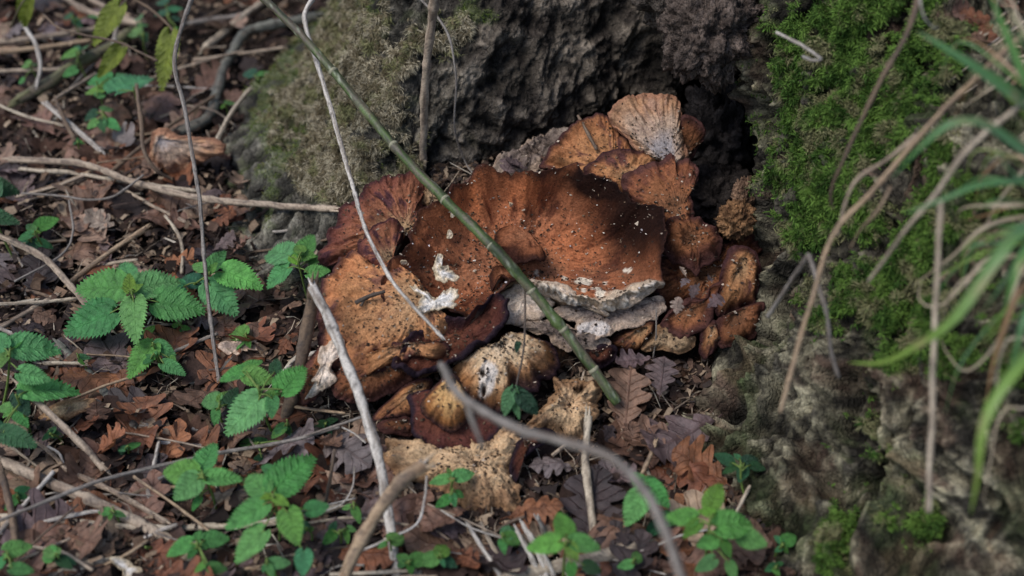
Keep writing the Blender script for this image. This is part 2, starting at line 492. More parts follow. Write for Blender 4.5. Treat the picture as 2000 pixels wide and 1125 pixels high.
tingeB = blobs([(560,200,80,160,.8),(640,60,50,90,1),(720,40,40,60,1),(600,300,40,100,.7),(760,300,40,80,.6),(930,20,60,30,.7),(500,350,90,120,.4)])
greenB = blobs([(1640,60,190,120,1),(1560,200,90,160,.95),(1700,230,170,150,1),(1650,420,130,130,.95),(1730,560,130,130,1),(1800,640,130,90,.95),(1850,420,120,120,.6),(1520,330,45,120,.9),(1800,120,120,160,.85),(1690,890,60,110,.5),(1780,1000,60,80,.55),(1960,700,80,150,.5),(1640,1080,40,100,.7)])
right = np.maximum(sst(1400, 1480, px), sst(1290, 1350, px) * sst(600, 660, py))
n_lo = fbm(P * 9, 3, 31); n_md = fbm(P * 32, 4, 33); n_hi = fbm(P * 110, 3, 35)
dryM = sst(.46, .66, dryB * .80 + 0.85 * n_md + .40 * n_hi + .45 * n_lo) * (dryB > .05)
tingeM = sst(.35, .75, tingeB + 0.7 * n_md) * (tingeB > .05)
greenM = sst(.36, .72, greenB * .82 + 0.80 * n_md + .45 * n_hi + .40 * n_lo) * (greenB > .05) * sst(1500, 1560, px + 40 * n_md + 20 * n_hi)
def along(P, axis, k):
    a = nrm(np.array(axis, float))
    d = P @ a
    return P - np.outer(d, a) * (1 - k)
w = np.stack([fbm(P * 12, 2, s) for s in (41, 42, 43)], 1) * 0.035
rl = ridged(along(P + w, (-.35, -.5, -.75), .38) * 26, 3, 51)
rc = ridged(along(P + w, (-.75, -.2, .55), .45) * 20, 3, 53)
rr_ = ridged(along(P + w, (.45, -.60, -.62), .28) * 30, 4, 55)
rr2 = ridged(along(P + w * .6, (.05, -.25, -.95), .25) * 34, 4, 57)
mixl = sst(700, 900, px)
ridge = lerp(lerp(rl, rc, mixl), lerp(rr2, rr_, sst(1540, 1700, px)), right)
amp = lerp(lerp(0.016, 0.013, mixl), 0.030, right)
lowr = sst(560, 720, py) * right
amp = amp * (1 + 0.25 * lowr)
def terr(n, k, a=.55):
    q = n * k
    f = np.floor(q)
    return (f + sst(a, .97, q - f)) / k
flow = nrm(np.array((.45, -.60, -.62)))
Pf = along(P + w * .8, (.45, -.60, -.62), .30)
Pv = along(P + w * .6, (.05, -.25, -.95), .28)
Pl = along(P + w, (-.75, -.2, .55), .5)
sf1 = lerp(fbm(Pv * 30, 4, 151, .55), fbm(Pf * 26, 4, 153, .55), sst(1540, 1700, px))
sf2 = lerp(fbm(Pv * 80, 3, 155, .6), fbm(Pf * 75, 3, 157, .6), sst(1540, 1700, px))
fr1 = lerp(ridged(Pv * 62, 3, 181), ridged(Pf * 58, 3, 183), sst(1540, 1700, px))
flak = .016 * terr(sf1 + .5, 5) + .005 * terr(sf2 + .5, 4) + .010 * (fr1 - .5)
cl1 = fbm(Pl * 34, 4, 161, .55); cl2 = ridged(Pl * 75, 3, 163)
cent = .0055 * terr(cl1 + .5, 4) + .0035 * (cl2 - .5)
small = ridged(P * 150 + w * 40, 2, 167) - .5
bigL = ridged(along(P + w * 1.4, (-.45, -.35, -.80), .16) * 13, 2, 191)
bigR = lerp(ridged(along(P + w, (.02, -.15, -.98), .14) * 15, 2, 193), ridged(along(P + w * 1.2, (.45, -.60, -.62), .14) * 14, 2, 195), sst(1500, 1680, px))
bigM = ridged(along(P + w * 1.2, (-.45, -.35, -.80), .12) * 34, 3, 197)
bigMR = lerp(ridged(along(P + w, (.02, -.15, -.98), .12) * 40, 3, 198), ridged(along(P + w, (.45, -.60, -.62), .12) * 38, 3, 199), sst(1500, 1680, px))
struct_ = lerp(.020 * (bigL - .6) + .009 * (bigM - .55), .045 * (bigR - .6) + .024 * (bigMR - .55), right)
bark = struct_ + amp * .35 * (ridge - 0.62) + 0.018 * n_lo + lerp(.007, .004, right) * n_md + lerp(.0038, .0015, right) * n_hi + lerp(.0022, .0010, right) * small + 0.0010 * fbm(P * 330, 2, 61) + lerp(cent, flak, right)
mm = np.maximum(dryM, greenM)
disp = bark * (1 - 0.55 * mm) + mm * (0.006 + 0.011 * n_md + 0.009 * n_hi)
# the opening's edge and the hollow inside stay plain
P = P + Nn.reshape(-1, 3) * disp[:, None]
crev = S((ridge - 0.35) / 0.5)
plate = lerp(terr(cl1 + .5, 4) * 1.3, terr(sf1 + .5, 5) * 1.2 + .5 * (terr(sf2 + .5, 4) - .5), right)
cA = lerp(np.array((.040,.032,.026)), np.array((.150,.122,.094)), S(.5 + n_md * 1.1 + n_hi * .6))
cL = lerp(np.array((.060,.055,.045)), np.array((.21,.19,.15)), S(.42 + n_md * 1.0 + n_hi * .9))
cR = lerp(np.array((.050,.044,.034)), np.array((.32,.285,.19)), S(.42 + n_md * 1.0 + n_hi * .9))
cR = lerp(cR, np.array((.36,.32,.20)), (.75 * sst(.25, .5, fbm(along(P, (.45, -.60, -.62), .2) * 22, 3, 74)) * sst(1550, 1750, px))[:, None])
cR = lerp(cR, np.array((.05,.075,.022)), (.6 * sst(.1, .4, fbm(along(P, (.45, -.60, -.62), .35) * 15, 3, 76)))[:, None])
cR = lerp(cR, np.array((.13,.075,.05)), (0.5 * sst(.15, .45, fbm(P * 17, 2, 71)))[:, None])
bc = lerp(lerp(cL, cA, sst(700, 980, px)[:, None]), cR, right[:, None])
stria = lerp(bigM, bigMR, right)
bc = bc * (0.70 + 0.30 * crev)[:, None] * (.62 + .6 * S((stria - .3) / .6))[:, None] ** lerp(1.0, 1.5, right)[:, None] * np.clip(.45 + .9 * plate, .35, 1.6)[:, None]
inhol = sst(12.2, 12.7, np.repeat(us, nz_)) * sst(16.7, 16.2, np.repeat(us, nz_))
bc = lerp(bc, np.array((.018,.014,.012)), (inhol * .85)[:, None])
gl = sst(.25, .6, fbm(P * 26, 3, 73)) * (1 - right) * sst(1000, 800, px)
bc = lerp(bc, np.array((.10,.125,.045)), (0.65 * np.maximum(tingeM, 0.25 * gl))[:, None])
bc = lerp(bc, np.array((.17,.135,.075)), (0.8 * dryM)[:, None])
bc = lerp(bc, lerp(np.array((.04,.085,.014)), np.array((.08,.095,.03)), S(.4 + n_md)[:, None]), (0.9 * greenM)[:, None])
tree = empty('old_tree', (0.35, 0.6, 0.0))
tag(tree, 'massive old tree base with mossy buttress roots and a dark hollow between them', 'tree')
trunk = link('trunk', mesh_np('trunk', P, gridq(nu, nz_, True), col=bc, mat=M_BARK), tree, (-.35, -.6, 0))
PF = P.reshape(nu, nz_, 3)
NF = gnormal(PF).reshape(-1, 3)

def strands(name, mask, count, length, width, cols, lift, droop, parent, loc, seed):
    r = np.random.default_rng(seed)
    vx, vy, vt = proj(P)
    A = np.linalg.norm(np.cross(np.roll(PF, -1, 0) - PF, np.gradient(PF, axis=1)), axis=-1).ravel()
    vis = (vx > 380) & (vx < 2150) & (vy > -160) & (vy < 1250) & (np.einsum('ij,ij->i', NF, CAM - P) > -0.1)
    pr = mask * A * vis
    ix = r.choice(len(P), count, p=pr / pr.sum())
    b = P[ix] + r.normal(0, .0013, (count, 3))
    n = NF[ix]
    clump = np.stack([fbm(b * 90, 2, seed + k) for k in range(3)], 1)
    d = nrm(n * lift + clump * 1.1 + r.normal(0, .38, (count, 3)) + np.array((0, 0, -droop)))
    ln = length * (r.uniform(.5, 1.3, count) * (.45 + .55 * mask[ix]) * (1 + .5 * fbm(b * 45, 2, seed + 33)))[:, None]
    side = nrm(np.cross(d, r.normal(0, 1, (count, 3)))) * width * r.uniform(.6, 1.3, count)[:, None]
    m = b + d * ln * .55 + n * ln * .06
    t = b + d * ln + np.array((0, 0, -.30)) * ln * droop
    V = np.stack([b - side, b + side, m + side, m - side, t], 1).reshape(-1, 3)
    k = np.arange(count)[:, None] * 5
    q = k + np.array([[0, 1, 2, 3]]); tr = k + np.array([[3, 2, 4]])
    c0, c1, c2 = cols
    f = S(.5 + fbm(b * 60, 3, seed + 9) * .9 + r.normal(0, .18, count))
    c = lerp(np.array(c0), np.array(c1), f)
    br = fbm(b * 35, 2, seed + 19)
    c = lerp(c, np.array(c2), (sst(.04, .38, br) * .85)[:, None])
    c = np.repeat(c, 5, 0)
    o = link(name, mesh_np(name, V, q, tr, col=c, mat=M_MOSS, smooth=False), parent, loc)
    o['kind'] = 'stuff'
    return o
strands('dry_moss', dryM, 62000, .0070, .00036, ((.11,.085,.048),(.45,.39,.27),(.19,.19,.08)), .8, .45, tree, (-.35, -.6, 0), 101)
strands('tinge_moss', tingeM * (1 - dryM), 14000, .0045, .0004, ((.07,.10,.02),(.13,.17,.04),(.15,.14,.05)), .9, .2, tree, (-.35, -.6, 0), 131)
strands('green_moss', greenM, 135000, .0060, .00050, ((.028,.062,.012),(.110,.190,.036),(.19,.170,.090)), 1.0, .25, tree, (-.35, -.6, 0), 161)
bpy.data.objects['tinge_moss'].name = 'thin_moss'
def flakes(name, mask, count, lmin, lmax, flow, cols, lift, seed):
    r = np.random.default_rng(seed)
    vx, vy, vt = proj(P)
    A = np.linalg.norm(np.cross(np.roll(PF, -1, 0) - PF, np.gradient(PF, axis=1)), axis=-1).ravel()
    vis = (vx > 380) & (vx < 2150) & (vy > -160) & (vy < 1250)
    pr = mask * A * vis
    ix = r.choice(len(P), count, p=pr / pr.sum())
    n = nrm(NF[ix] + r.normal(0, .22, (count, 3)))
    fl = np.array(flow) + r.normal(0, .13, (count, 3))
    d = nrm(fl - n * np.einsum('ij,ij->i', fl, n)[:, None])
    d = nrm(d + n * np.abs(r.normal(0, lift, count))[:, None])
    sd = np.cross(d, n)
    L = (lmin * (lmax / lmin) ** r.random(count))[:, None]
    Wd = L * r.uniform(.05, .15, count)[:, None]
    b = P[ix] + NF[ix] * .0004
    j = lambda: r.uniform(.55, 1.2, count)[:, None]
    th = n * .0012
    top = [b - d * L * .5 * j() - sd * Wd * j(), b - d * L * .5 * j() + sd * Wd * j(), b + sd * Wd * 1.1 * j() + n * L * .08, b - sd * Wd * 1.1 * j() + n * L * .08,
           b + d * L * .6 * j() + sd * Wd * .7 * j(), b + d * L * .6 * j() - sd * Wd * .7 * j()]
    V = np.stack(top + [t - th for t in top], 1).reshape(-1, 3)
    k = np.arange(count)[:, None] * 12
    fs = [(0,1,2,3),(3,2,4,5),(1,0,6,7),(2,1,7,8),(4,2,8,10),(5,4,10,11),(3,5,11,9),(0,3,9,6)]
    q = np.vstack([k + np.array([f]) for f in fs])
    f = S(.5 + fbm(b * 28, 3, seed) + r.normal(0, .28, count))
    c = lerp(bc[ix], lerp(np.array(cols[0]), np.array(cols[1]), f), .45) * r.uniform(.65, 1.35, count)[:, None]
    o = link(name, mesh_np(name, V, q, col=np.repeat(np.clip(c, 0, 1), 12, 0), mat=M_BITS, smooth=False), tree, (-.35, -.6, 0))
    o['kind'] = 'stuff'
# rotten lump of charcoal-brown wood hanging over the hollow, and crumbling wood inside it
def lump(name, ctr, rad, seed, c0, c1, parent, loc, amp=.25, freq=3.0, res=70, fine=.05):
    th = np.linspace(0, np.pi, res); ph = np.linspace(0, 2 * np.pi, res * 2, endpoint=False)
    a, b = np.meshgrid(ph, th, indexing='ij')
    d = np.stack([np.sin(b) * np.cos(a), np.sin(b) * np.sin(a), np.cos(b)], -1).reshape(-1, 3)
    k = 1 + amp * fbm(d * freq + seed, 4, seed) + fine * fbm(d * freq * 9 + seed, 3, seed + 5) + fine * .6 * fbm(d * freq * 30, 2, seed + 8)
    V = np.array(ctr) + d * np.array(rad) * k[:, None]
    c = lerp(np.array(c0), np.array(c1), S(.5 + fbm(V * 70, 4, seed + 3)))
    return link(name, mesh_np(name, V, gridq(res * 2, res, True)[:, ::-1], col=c, mat=M_BARK), parent, loc)
TL = (-.35, -.6, 0)
lump('rotten_wood', PT(1385, 58, 1.37), (.050, .05, .056), 3, (.030,.022,.018), (.13,.098,.080), tree, TL, .35, 2.6, 90, .10)
lump('rotten_wood', PT(1330, -30, 1.42), (.05, .05, .05), 5, (.032,.026,.021), (.12,.096,.078), tree, TL, .3, 2.6, 60, .08)
lump('rotten_wood', PT(1410, 270, 1.58), (.05, .05, .07), 8, (.012,.010,.010), (.045,.038,.036), tree, TL, .5, 3.0, 60, .1)
lump('rotten_wood', PT(1380, 385, 1.50), (.06, .05, .03), 9, (.015,.012,.011), (.05,.04,.035), tree, TL, .5, 3.0, 60, .1)
lump('crumbled_wood', PT(1438, 430, 1.36), (.018, .016, .020), 12, (.07,.035,.018), (.30,.16,.075), tree, TL, .5, 3.0, 60, .12)
lump('crumbled_wood', PT(1452, 385, 1.385), (.011, .012, .022), 14, (.08,.045,.03), (.26,.16,.10), tree, TL, .5, 3.0, 50, .14)

# ------------------------------------------------------------------ the fungus brackets
FUNG = {}
PAL = {
    'rust':  dict(inner=(.37,.145,.062), mid=(.32,.112,.045), outer=(.25,.080,.030), rim=(.040,.016,.010), streak=(.09,.028,.014), sa=.85, speck=.35, fib=.40),
    'orange':dict(inner=(.40,.22,.095), mid=(.38,.165,.060), outer=(.33,.125,.045), rim=(.050,.020,.016), streak=(.085,.032,.025), sa=.95, speck=.55, fib=.5),
    'plum':  dict(inner=(.40,.24,.11), mid=(.26,.095,.042), outer=(.17,.055,.032), rim=(.06,.022,.018), streak=(.055,.022,.022), sa=1.1, speck=.35, fib=.7),
    'pale':  dict(inner=(.58,.40,.22), mid=(.55,.36,.18), outer=(.36,.145,.045), rim=(.035,.018,.018), streak=(.25,.13,.06), sa=.6, speck=.9, fib=.5),
    'honey': dict(inner=(.58,.34,.14), mid=(.52,.28,.095), outer=(.33,.125,.035), rim=(.04,.018,.014), streak=(.20,.085,.03), sa=.9, speck=.25, fib=.9),
    'dark':  dict(inner=(.16,.055,.025), mid=(.105,.034,.018), outer=(.075,.024,.016), rim=(.022,.013,.015), streak=(.045,.016,.012), sa=.5, speck=.25, fib=.2),
    'brown': dict(inner=(.20,.085,.036), mid=(.23,.085,.032), outer=(.22,.075,.03), rim=(.07,.028,.02), streak=(.09,.032,.018), sa=.8, speck=.9, fib=.4),
    'flesh': dict(inner=(.64,.52,.42), mid=(.72,.60,.49), outer=(.70,.57,.46), rim=(.50,.38,.28), streak=(.36,.26,.19), sa=.7, speck=.35, fib=.1),
    'grey':  dict(inner=(.17,.115,.075), mid=(.23,.160,.108), outer=(.38,.275,.18), rim=(.42,.28,.17), streak=(.08,.055,.045), sa=.6, speck=.7, fib=.3),
    'white': dict(inner=(.66,.60,.51), mid=(.66,.60,.51), outer=(.66,.58,.48), rim=(.55,.43,.28), streak=(.38,.29,.21), sa=.75, speck=.3, fib=.1),
    'crumb': dict(inner=(.58,.395,.235), mid=(.56,.375,.215), outer=(.48,.30,.165), rim=(.26,.15,.08), streak=(.20,.11,.06), sa=.8, speck=1.0, fib=.05),
    'tanfan':dict(inner=(.36,.29,.23), mid=(.40,.26,.155), outer=(.40,.205,.095), rim=(.30,.14,.07), streak=(.22,.13,.09), sa=.5, speck=.45, fib=.7),
}
for _n, _p in PAL.items():
    if _n in ('flesh', 'white', 'crumb'):
        continue
    for _k in ('inner', 'mid', 'outer', 'rim', 'streak'):
        _c = _p[_k]
        _p[_k] = (_c[0], _c[1] * 1.08, _c[2] * 1.30)
for _k in ('inner', 'mid', 'outer'):
    PAL['white'][_k] = (.80, .745, .68)
def bracket(name, reg, outline, origin, zf, zb, pal, zo=None, dish=0.0, thick=.012, rip=.004, nrip=9, curl=0.0, edge=.004, rough=.003,
            seed=1, dens=1.0, rimw=.07, torn=None, parent=None, loc=None, tint=1.0, jag=.0, fold=None, extra=None, fine=.0012, ruffle=.0075):
    ol = np.array([reg(*q) for q in outline])
    og = np.array(reg(*origin))
    p0, p1 = ol[:, 1].min(), ol[:, 1].max()
    def zat(y): return zb + (zf - zb) * (y - p0) / (p1 - p0)
    W = np.array([PZ(x, y, zat(y)) for x, y in ol])
    O = PZ(og[0], og[1], zo if zo is not None else zat(og[1]))
    per = np.linalg.norm(np.diff(np.vstack([W, W[:1]]), axis=0), axis=1).sum()
    na = int(np.clip(per / .0016 * dens, 40, 520))
    R = crom(W, na, True)
    # orient counter-clockwise seen from above
    ctr = R.mean(0)
    area = np.sum(R[:, 0] * np.roll(R[:, 1], -1) - np.roll(R[:, 0], -1) * R[:, 1])
    if area < 0:
        R = R[::-1].copy()
    cr = np.cross(R - ctr, np.roll(R, -1, 0) - ctr).sum(0)
    Nv = cr / np.linalg.norm(cr)
    R = R + nrm(R - O) * (.0060 * min(1, per / .35) * fbm(R * 62, 3, seed + 61))[:, None]
    if jag:
        rad = nrm(R - O)
        R = R + rad * (jag * fbm(R * 130, 4, seed + 60))[:, None]
    rm = np.linalg.norm(R - O, axis=1)
    nr = int(np.clip(rm.mean() / .0018 * dens, 10, 90))
    r = np.linspace(0, 1, nr) ** .85
    arc = np.concatenate([[0], np.cumsum(np.linalg.norm(np.diff(R, axis=0), axis=1))])
    D = R - O
    G = O + D[:, None] * r[None, :, None]
    flat = G.reshape(-1, 3)
    rr = np.tile(r, na); aa = np.repeat(arc / per, nr); RM = np.repeat(rm, nr)
    # height above the plane: dish, radial folds growing to the rim, lumps
    ca = np.cos(aa * 2 * np.pi); sa_ = np.sin(aa * 2 * np.pi)
    wa = .9 * fbm(flat * 26, 2, seed + 50); wb = .9 * fbm(flat * 26, 2, seed + 51)
    fol = fbm(np.stack([ca * nrip / 4 + wa * .8, sa_ * nrip / 4 + wb * .8, rr * 1.5], 1) + seed, 3, seed)
    fol2 = noise(np.stack([ca * nrip * .8 + wa, sa_ * nrip * .8 + wb, rr * 2.2], 1) + seed, seed + 2)
    sc = np.minimum(1, RM / .05)
    hgt = -dish * np.sin(np.pi * np.minimum(1, rr * .96 + .04)) + rip * 1.25 * (fol + .25 * fol2) * rr ** 1.8 * sc + curl * sst(.72, 1, rr) ** 1.3 * sc
    hgt = hgt + rough * (fbm(flat * 30, 3, seed + 4) * 1.6 + .8 * fbm(flat * 90, 3, seed + 6)) * (.45 + .55 * rr) + fine * fbm(flat * 300, 2, seed + 7)
    ruf = noise(np.stack([ca * per / .030 / 6.3 + wa * .5, sa_ * per / .030 / 6.3 + wb * .5, rr * 1.2 + seed], 1), seed + 71) + .5 * noise(np.stack([ca * per / .013 / 6.3, sa_ * per / .013 / 6.3, rr * 1.6 + seed], 1), seed + 72)
    hgt = hgt + ruffle * ruf * rr ** 4 * sc
    zone = np.sin(rr * RM / .011 + 2.5 * fol) * .0007 * sst(.25, .6, rr)
    hgt = hgt + zone
    if fold is not None:
        hgt = hgt + fold(flat, rr, aa)
    top = flat + Nv * hgt[:, None]
    Tp = top.reshape(na, nr, 3)
    # rounded rim, then the underside running back in
    rimP = Tp[:, -1]; out = nrm(D); nw = 6
    ew = edge * (1 + .35 * fbm(R * 60, 2, seed + 12))
    tw = np.zeros(na)
    if torn is not None:
        pxr, pyr, _ = proj(R)
        tw = torn(pxr, pyr)
        ew = ew * (1 + (3.6 + 2.0 * fbm(R * 45, 2, seed + 13)) * tw)
    ph = np.linspace(0, np.pi, nw + 1)[1:]
    wall = rimP[:, None] + out[:, None] * (ew[:, None] * np.sin(ph)[None] * lerp(1, .35, tw)[:, None])[..., None] - Nv * (ew[:, None] * (1 - np.cos(ph))[None])[..., None]
    wn_ = (.9 * fbm(wall.reshape(-1, 3) * 55, 3, seed + 14) + .6 * fbm(wall.reshape(-1, 3) * 260, 3, seed + 15)).reshape(na, nw)
    wall = wall + out[:, None] * (wn_ * (.0008 + .010 * tw[:, None]))[..., None]
    nb = max(5, nr // 5)
    rb = np.linspace(1, 0, nb + 1)[1:]
    rb_i = np.interp(rb, r, np.arange(nr)).round().astype(int)
    und = Tp[:, rb_i] - Nv * (2 * ew[:, None] + (thick - 2 * edge) * (1 - rb[None]) ** .7)[..., None]
    ALL = np.concatenate([Tp, wall, und], 1)
    ncol = ALL.shape[1]
    # colour
    p = PAL[pal]
    fibn = fbm(np.stack([ca * per / .012 / 6.3 + wa * .9, sa_ * per / .012 / 6.3 + wb * .9, rr * RM / .022 + seed], 1), 3, seed + 20)
    fib2 = fbm(np.stack([ca * per / .005 / 6.3 + wa, sa_ * per / .005 / 6.3 + wb, rr * RM / .012 + seed], 1), 2, seed + 22)
    blo = fbm(flat * 24, 4, seed + 24)
    q = np.clip(rr + .22 * blo + .10 * fibn, 0, 1)
    c = lerp(lerp(np.array(p['inner']), np.array(p['mid']), sst(.12, .5, q)), np.array(p['outer']), sst(.55, .92, q)[:, None])
    st = sst(.02, .42, fibn * p['fib'] + fib2 * .35 * p['fib'] + blo * (1 - .6 * p['fib']))
    c = lerp(c, np.array(p['streak']), np.clip(st * p['sa'] * (.2 + .8 * sst(.15, .65, rr)), 0, .92)[:, None])
    dr = (1 - rr) * RM
    tp_ = np.repeat(tw, nr)
    rimm = sst(rimw * .13, 0, dr - .004 * blo) * (1 - tp_)
    c = lerp(c, np.array(p['rim']), (rimm * .9)[:, None])
    c = lerp(c, np.array((.62,.50,.36)), (tp_ * sst(.030, .004, dr + .016 * blo) * .85)[:, None])
    zb_ = np.sin(rr * RM / .0075 + 3.0 * fol + 2.5 * blo) * sst(.3, .7, rr) * p['fib']
    c = c * (1 + .13 * zb_ + .26 * blo + .2 * fbm(flat * 150, 3, seed + 26))[:, None] * tint
    spk = p['speck'] * np.clip(.35 + 1.5 * fbm(flat * 18, 2, seed + 28), 0, 1)
    if extra is not None:
        c, spk = extra(top, rr, aa, c, spk)
    tc = np.concatenate([c, spk[:, None]], 1).reshape(na, nr, 4)
    wc = np.empty((na, nw, 4)); 
    wcol = lerp(np.array(p['rim']), lerp(np.array((.44,.31,.20)), np.array((.74,.64,.53)), S(.5 + wn_.ravel() * 1.5)), np.repeat(tw, nw))
    wc[..., :3] = wcol.reshape(na, nw, 3); wc[..., 3] = .2
    uc_ = np.empty((na, nb, 4)); uc_[...] = (.20, .14, .09, .4)
    uc_[..., :3] *= (1 + .4 * fbm(und.reshape(-1, 3) * 60, 3, seed + 30).reshape(na, nb))[..., None]
    if pal in ('flesh', 'white'):
        uc_[..., :3] = (.42, .33, .24)
    CC = np.concatenate([tc, wc, uc_], 1).reshape(-1, 4)
    Vv = ALL.reshape(-1, 3)
    base = O if loc is None else loc
    base = np.array(base, float)
    me = mesh_np('cap', Vv - base, gridq(na, ncol, True), col=np.clip(CC, 0, 1), mat=M_FUNG)
    FUNG[name + str(seed)] = (top, Nv)
    return me, base, (Tp, Nv)
GRP = 'overlapping brackets of the large rotting fungus'
def mushroom(label, *a, **k):
    me, base, dat = bracket('bracket_mushroom', *a, **k)
    root = empty('bracket_mushroom', base)
    tag(root, label, 'mushroom', GRP)
    link('cap', me, root)
    return root, base, dat
def piece(nm, root, base, *a, **k):
    me, b, dat = bracket(nm, *a, loc=base, **k)
    me.name = nm
    return link(nm, me, root.children[0])

# the big rust-brown funnel cap
def torn_front(x, y):
    return sst(548, 566, y) * sst(1030, 1060, x) * sst(1300, 1283, x)
def main_fold(F, rr, aa):
    x, y, t = proj(F)
    g = lambda cx, cy, rx, ry: np.exp(-(((x - cx) / rx) ** 2 + ((y - cy) / ry) ** 2))
    return (.020 * sst(1215, 1295, x) * sst(545, 500, y) - .026 * g(1175, 450, 95, 75) + .010 * g(1010, 430, 26, 60) - .007 * g(985, 372, 20, 50) + .006 * g(945, 372, 16, 45) - .006 * g(915, 365, 14, 45)
            + .012 * g(1000, 470, 34, 24) - .016 * g(1025, 512, 42, 10) + .007 * g(1130, 560, 120, 16) + .008 * g(1250, 590, 40, 25) - .012 * g(880, 570, 60, 30))
SCARS = [(840,322,80,34),(1000,440,50,40),(960,395,45,14),(850,408,24,16),(655,297,30,14),(412,252,25,26),(1030,345,16,20),(1250,225,40,26)]
def main_col(F, rr, aa, c, spk):
    x, y, t = proj(F)
    g = lambda cx, cy, rx, ry: np.exp(-(((x - cx) / rx) ** 2 + ((y - cy) / ry) ** 2) ** 1.5)
    n = fbm(F * 40, 4, 77)
    dk = np.clip(sst(1.55, .35, np.hypot((x - 1250) / 110, (y - 415) / 112) + .14 * n) + .9 * sst(1.2, .5, np.hypot((x - 1170) / 90, (y - 352) / 38) + .15 * n), 0, 1)  # dark right hollow: aged blackening plus shade painted into the cap colour
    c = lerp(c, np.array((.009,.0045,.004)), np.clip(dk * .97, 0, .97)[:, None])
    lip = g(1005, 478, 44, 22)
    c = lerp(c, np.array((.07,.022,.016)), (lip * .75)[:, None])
    dust = np.clip(g(870, 520, 70, 40) + g(1080, 545, 90, 25) + g(1180, 545, 80, 20), 0, 1)
    c = lerp(c, np.array((.17,.10,.06)), (dust * .45 * S(.5 + n))[:, None])
    warm = np.clip(g(920, 400, 60, 60) + g(1040, 380, 40, 40) + .8 * g(1120, 480, 70, 50), 0, 1)
    c = lerp(c, c * np.array((1.35, 1.25, 1.1)), warm[:, None])
    for (sx, sy, sa, sb) in SCARS:
        qx, qy = ZC(sx, sy)
        e = ((x - qx + 5 * n) / (sa / 4.689)) ** 2 + ((y - qy + 4 * fbm(F * 150, 2, 6)) / (sb / 4.689)) ** 2
        c = lerp(c, np.array((.66,.57,.45)) * (1 + .2 * n)[:, None], sst(1.15, .85, e)[:, None])
    hole = np.maximum(g(1030, 506, 46, 12), g(992, 548, 18, 9))  # dark slots; the shadow under the curled lip is painted into the colour
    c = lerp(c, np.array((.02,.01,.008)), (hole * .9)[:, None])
    return c, spk
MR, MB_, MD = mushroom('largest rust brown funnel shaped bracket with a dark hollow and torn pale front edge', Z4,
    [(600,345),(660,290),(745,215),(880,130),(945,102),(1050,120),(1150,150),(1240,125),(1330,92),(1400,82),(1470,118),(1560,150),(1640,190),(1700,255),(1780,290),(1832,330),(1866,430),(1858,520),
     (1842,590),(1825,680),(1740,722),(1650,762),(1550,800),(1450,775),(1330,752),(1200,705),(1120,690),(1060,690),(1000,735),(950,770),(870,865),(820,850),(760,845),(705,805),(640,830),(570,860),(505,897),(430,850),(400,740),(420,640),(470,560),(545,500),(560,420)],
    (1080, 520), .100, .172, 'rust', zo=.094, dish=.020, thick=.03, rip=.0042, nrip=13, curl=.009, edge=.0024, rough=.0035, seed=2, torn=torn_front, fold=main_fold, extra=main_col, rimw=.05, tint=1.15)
def flesh(*a, **k):
    return piece('torn_flesh', MR, MB_, *a, **k)
flesh(ZB, [(940,85),(985,85),(1030,130),(1085,125),(1140,150),(1200,110),(1300,100),(1305,160),(1260,245),(1190,235),(1130,262),(1060,300),(1000,320),(965,300),(985,235),(1020,165),(975,135)], (1120,200), .121, .134, 'white', thick=.006, rip=.003, edge=.0012, rough=.007, seed=31, jag=.007, curl=.005, fine=.003, dens=1.4)
flesh(Z4, [(665,600),(672,560),(690,520),(710,535),(695,570),(690,605),(740,598),(780,640),(785,665),(735,665),(690,655)], (700,625), .133, .152, 'white', thick=.008, rip=.003, edge=.0012, rough=.007, seed=33, jag=.005, fine=.003, dens=1.4)
flesh(ZC, [(45,480),(200,400),(380,330),(470,420),(540,520),(520,590),(440,640),(330,660),(220,690),(140,690),(90,620),(60,550)], (300,470), .084, .115, 'flesh', thick=.03, rip=.006, edge=.004, rough=.007, seed=35, jag=.004, fine=.0025)
flesh(ZC, [(385,330),(520,350),(640,370),(700,410),(760,470),(860,480),(960,530),(1000,560),(1045,580),(1010,590),(920,545),(830,500),(720,505),(620,480),(560,450),(450,420)], (680,450), .104, .118, 'flesh', thick=.016, rip=.003, edge=.004, rough=.005, seed=37, jag=.003, fine=.002)
flesh(ZC, [(1040,560),(1120,500),(1250,450),(1370,410),(1470,385),(1460,430),(1380,470),(1280,520),(1180,545),(1100,560)], (1260,480), .103, .118, 'flesh', thick=.016, rip=.003, edge=.004, rough=.005, seed=39, jag=.003, fine=.002, tint=.85)
for k, (x, y, a, b) in enumerate([(760,315,14,20),(745,425,14,24),(505,565,18,10),(1065,268,10,8)]):
    pts = [(x + a * math.cos(q) * random.uniform(.6, 1.2), y + b * math.sin(q) * random.uniform(.6, 1.2)) for q in np.linspace(0, 2 * math.pi, 8, endpoint=False)]
    qx, qy = Z4(x, y); vx, vy, _t = proj(MD[0].reshape(-1, 3)); zz_ = MD[0].reshape(-1, 3)[np.argmin((vx - qx) ** 2 + (vy - qy) ** 2), 2] + .001
    piece('flesh_flake', MR, MB_, Z4, pts, (x, y), zz_, zz_ + .006, 'white', thick=.0015, rip=.0005, edge=.0006, rough=.0015, seed=160 + k, fine=.0003)

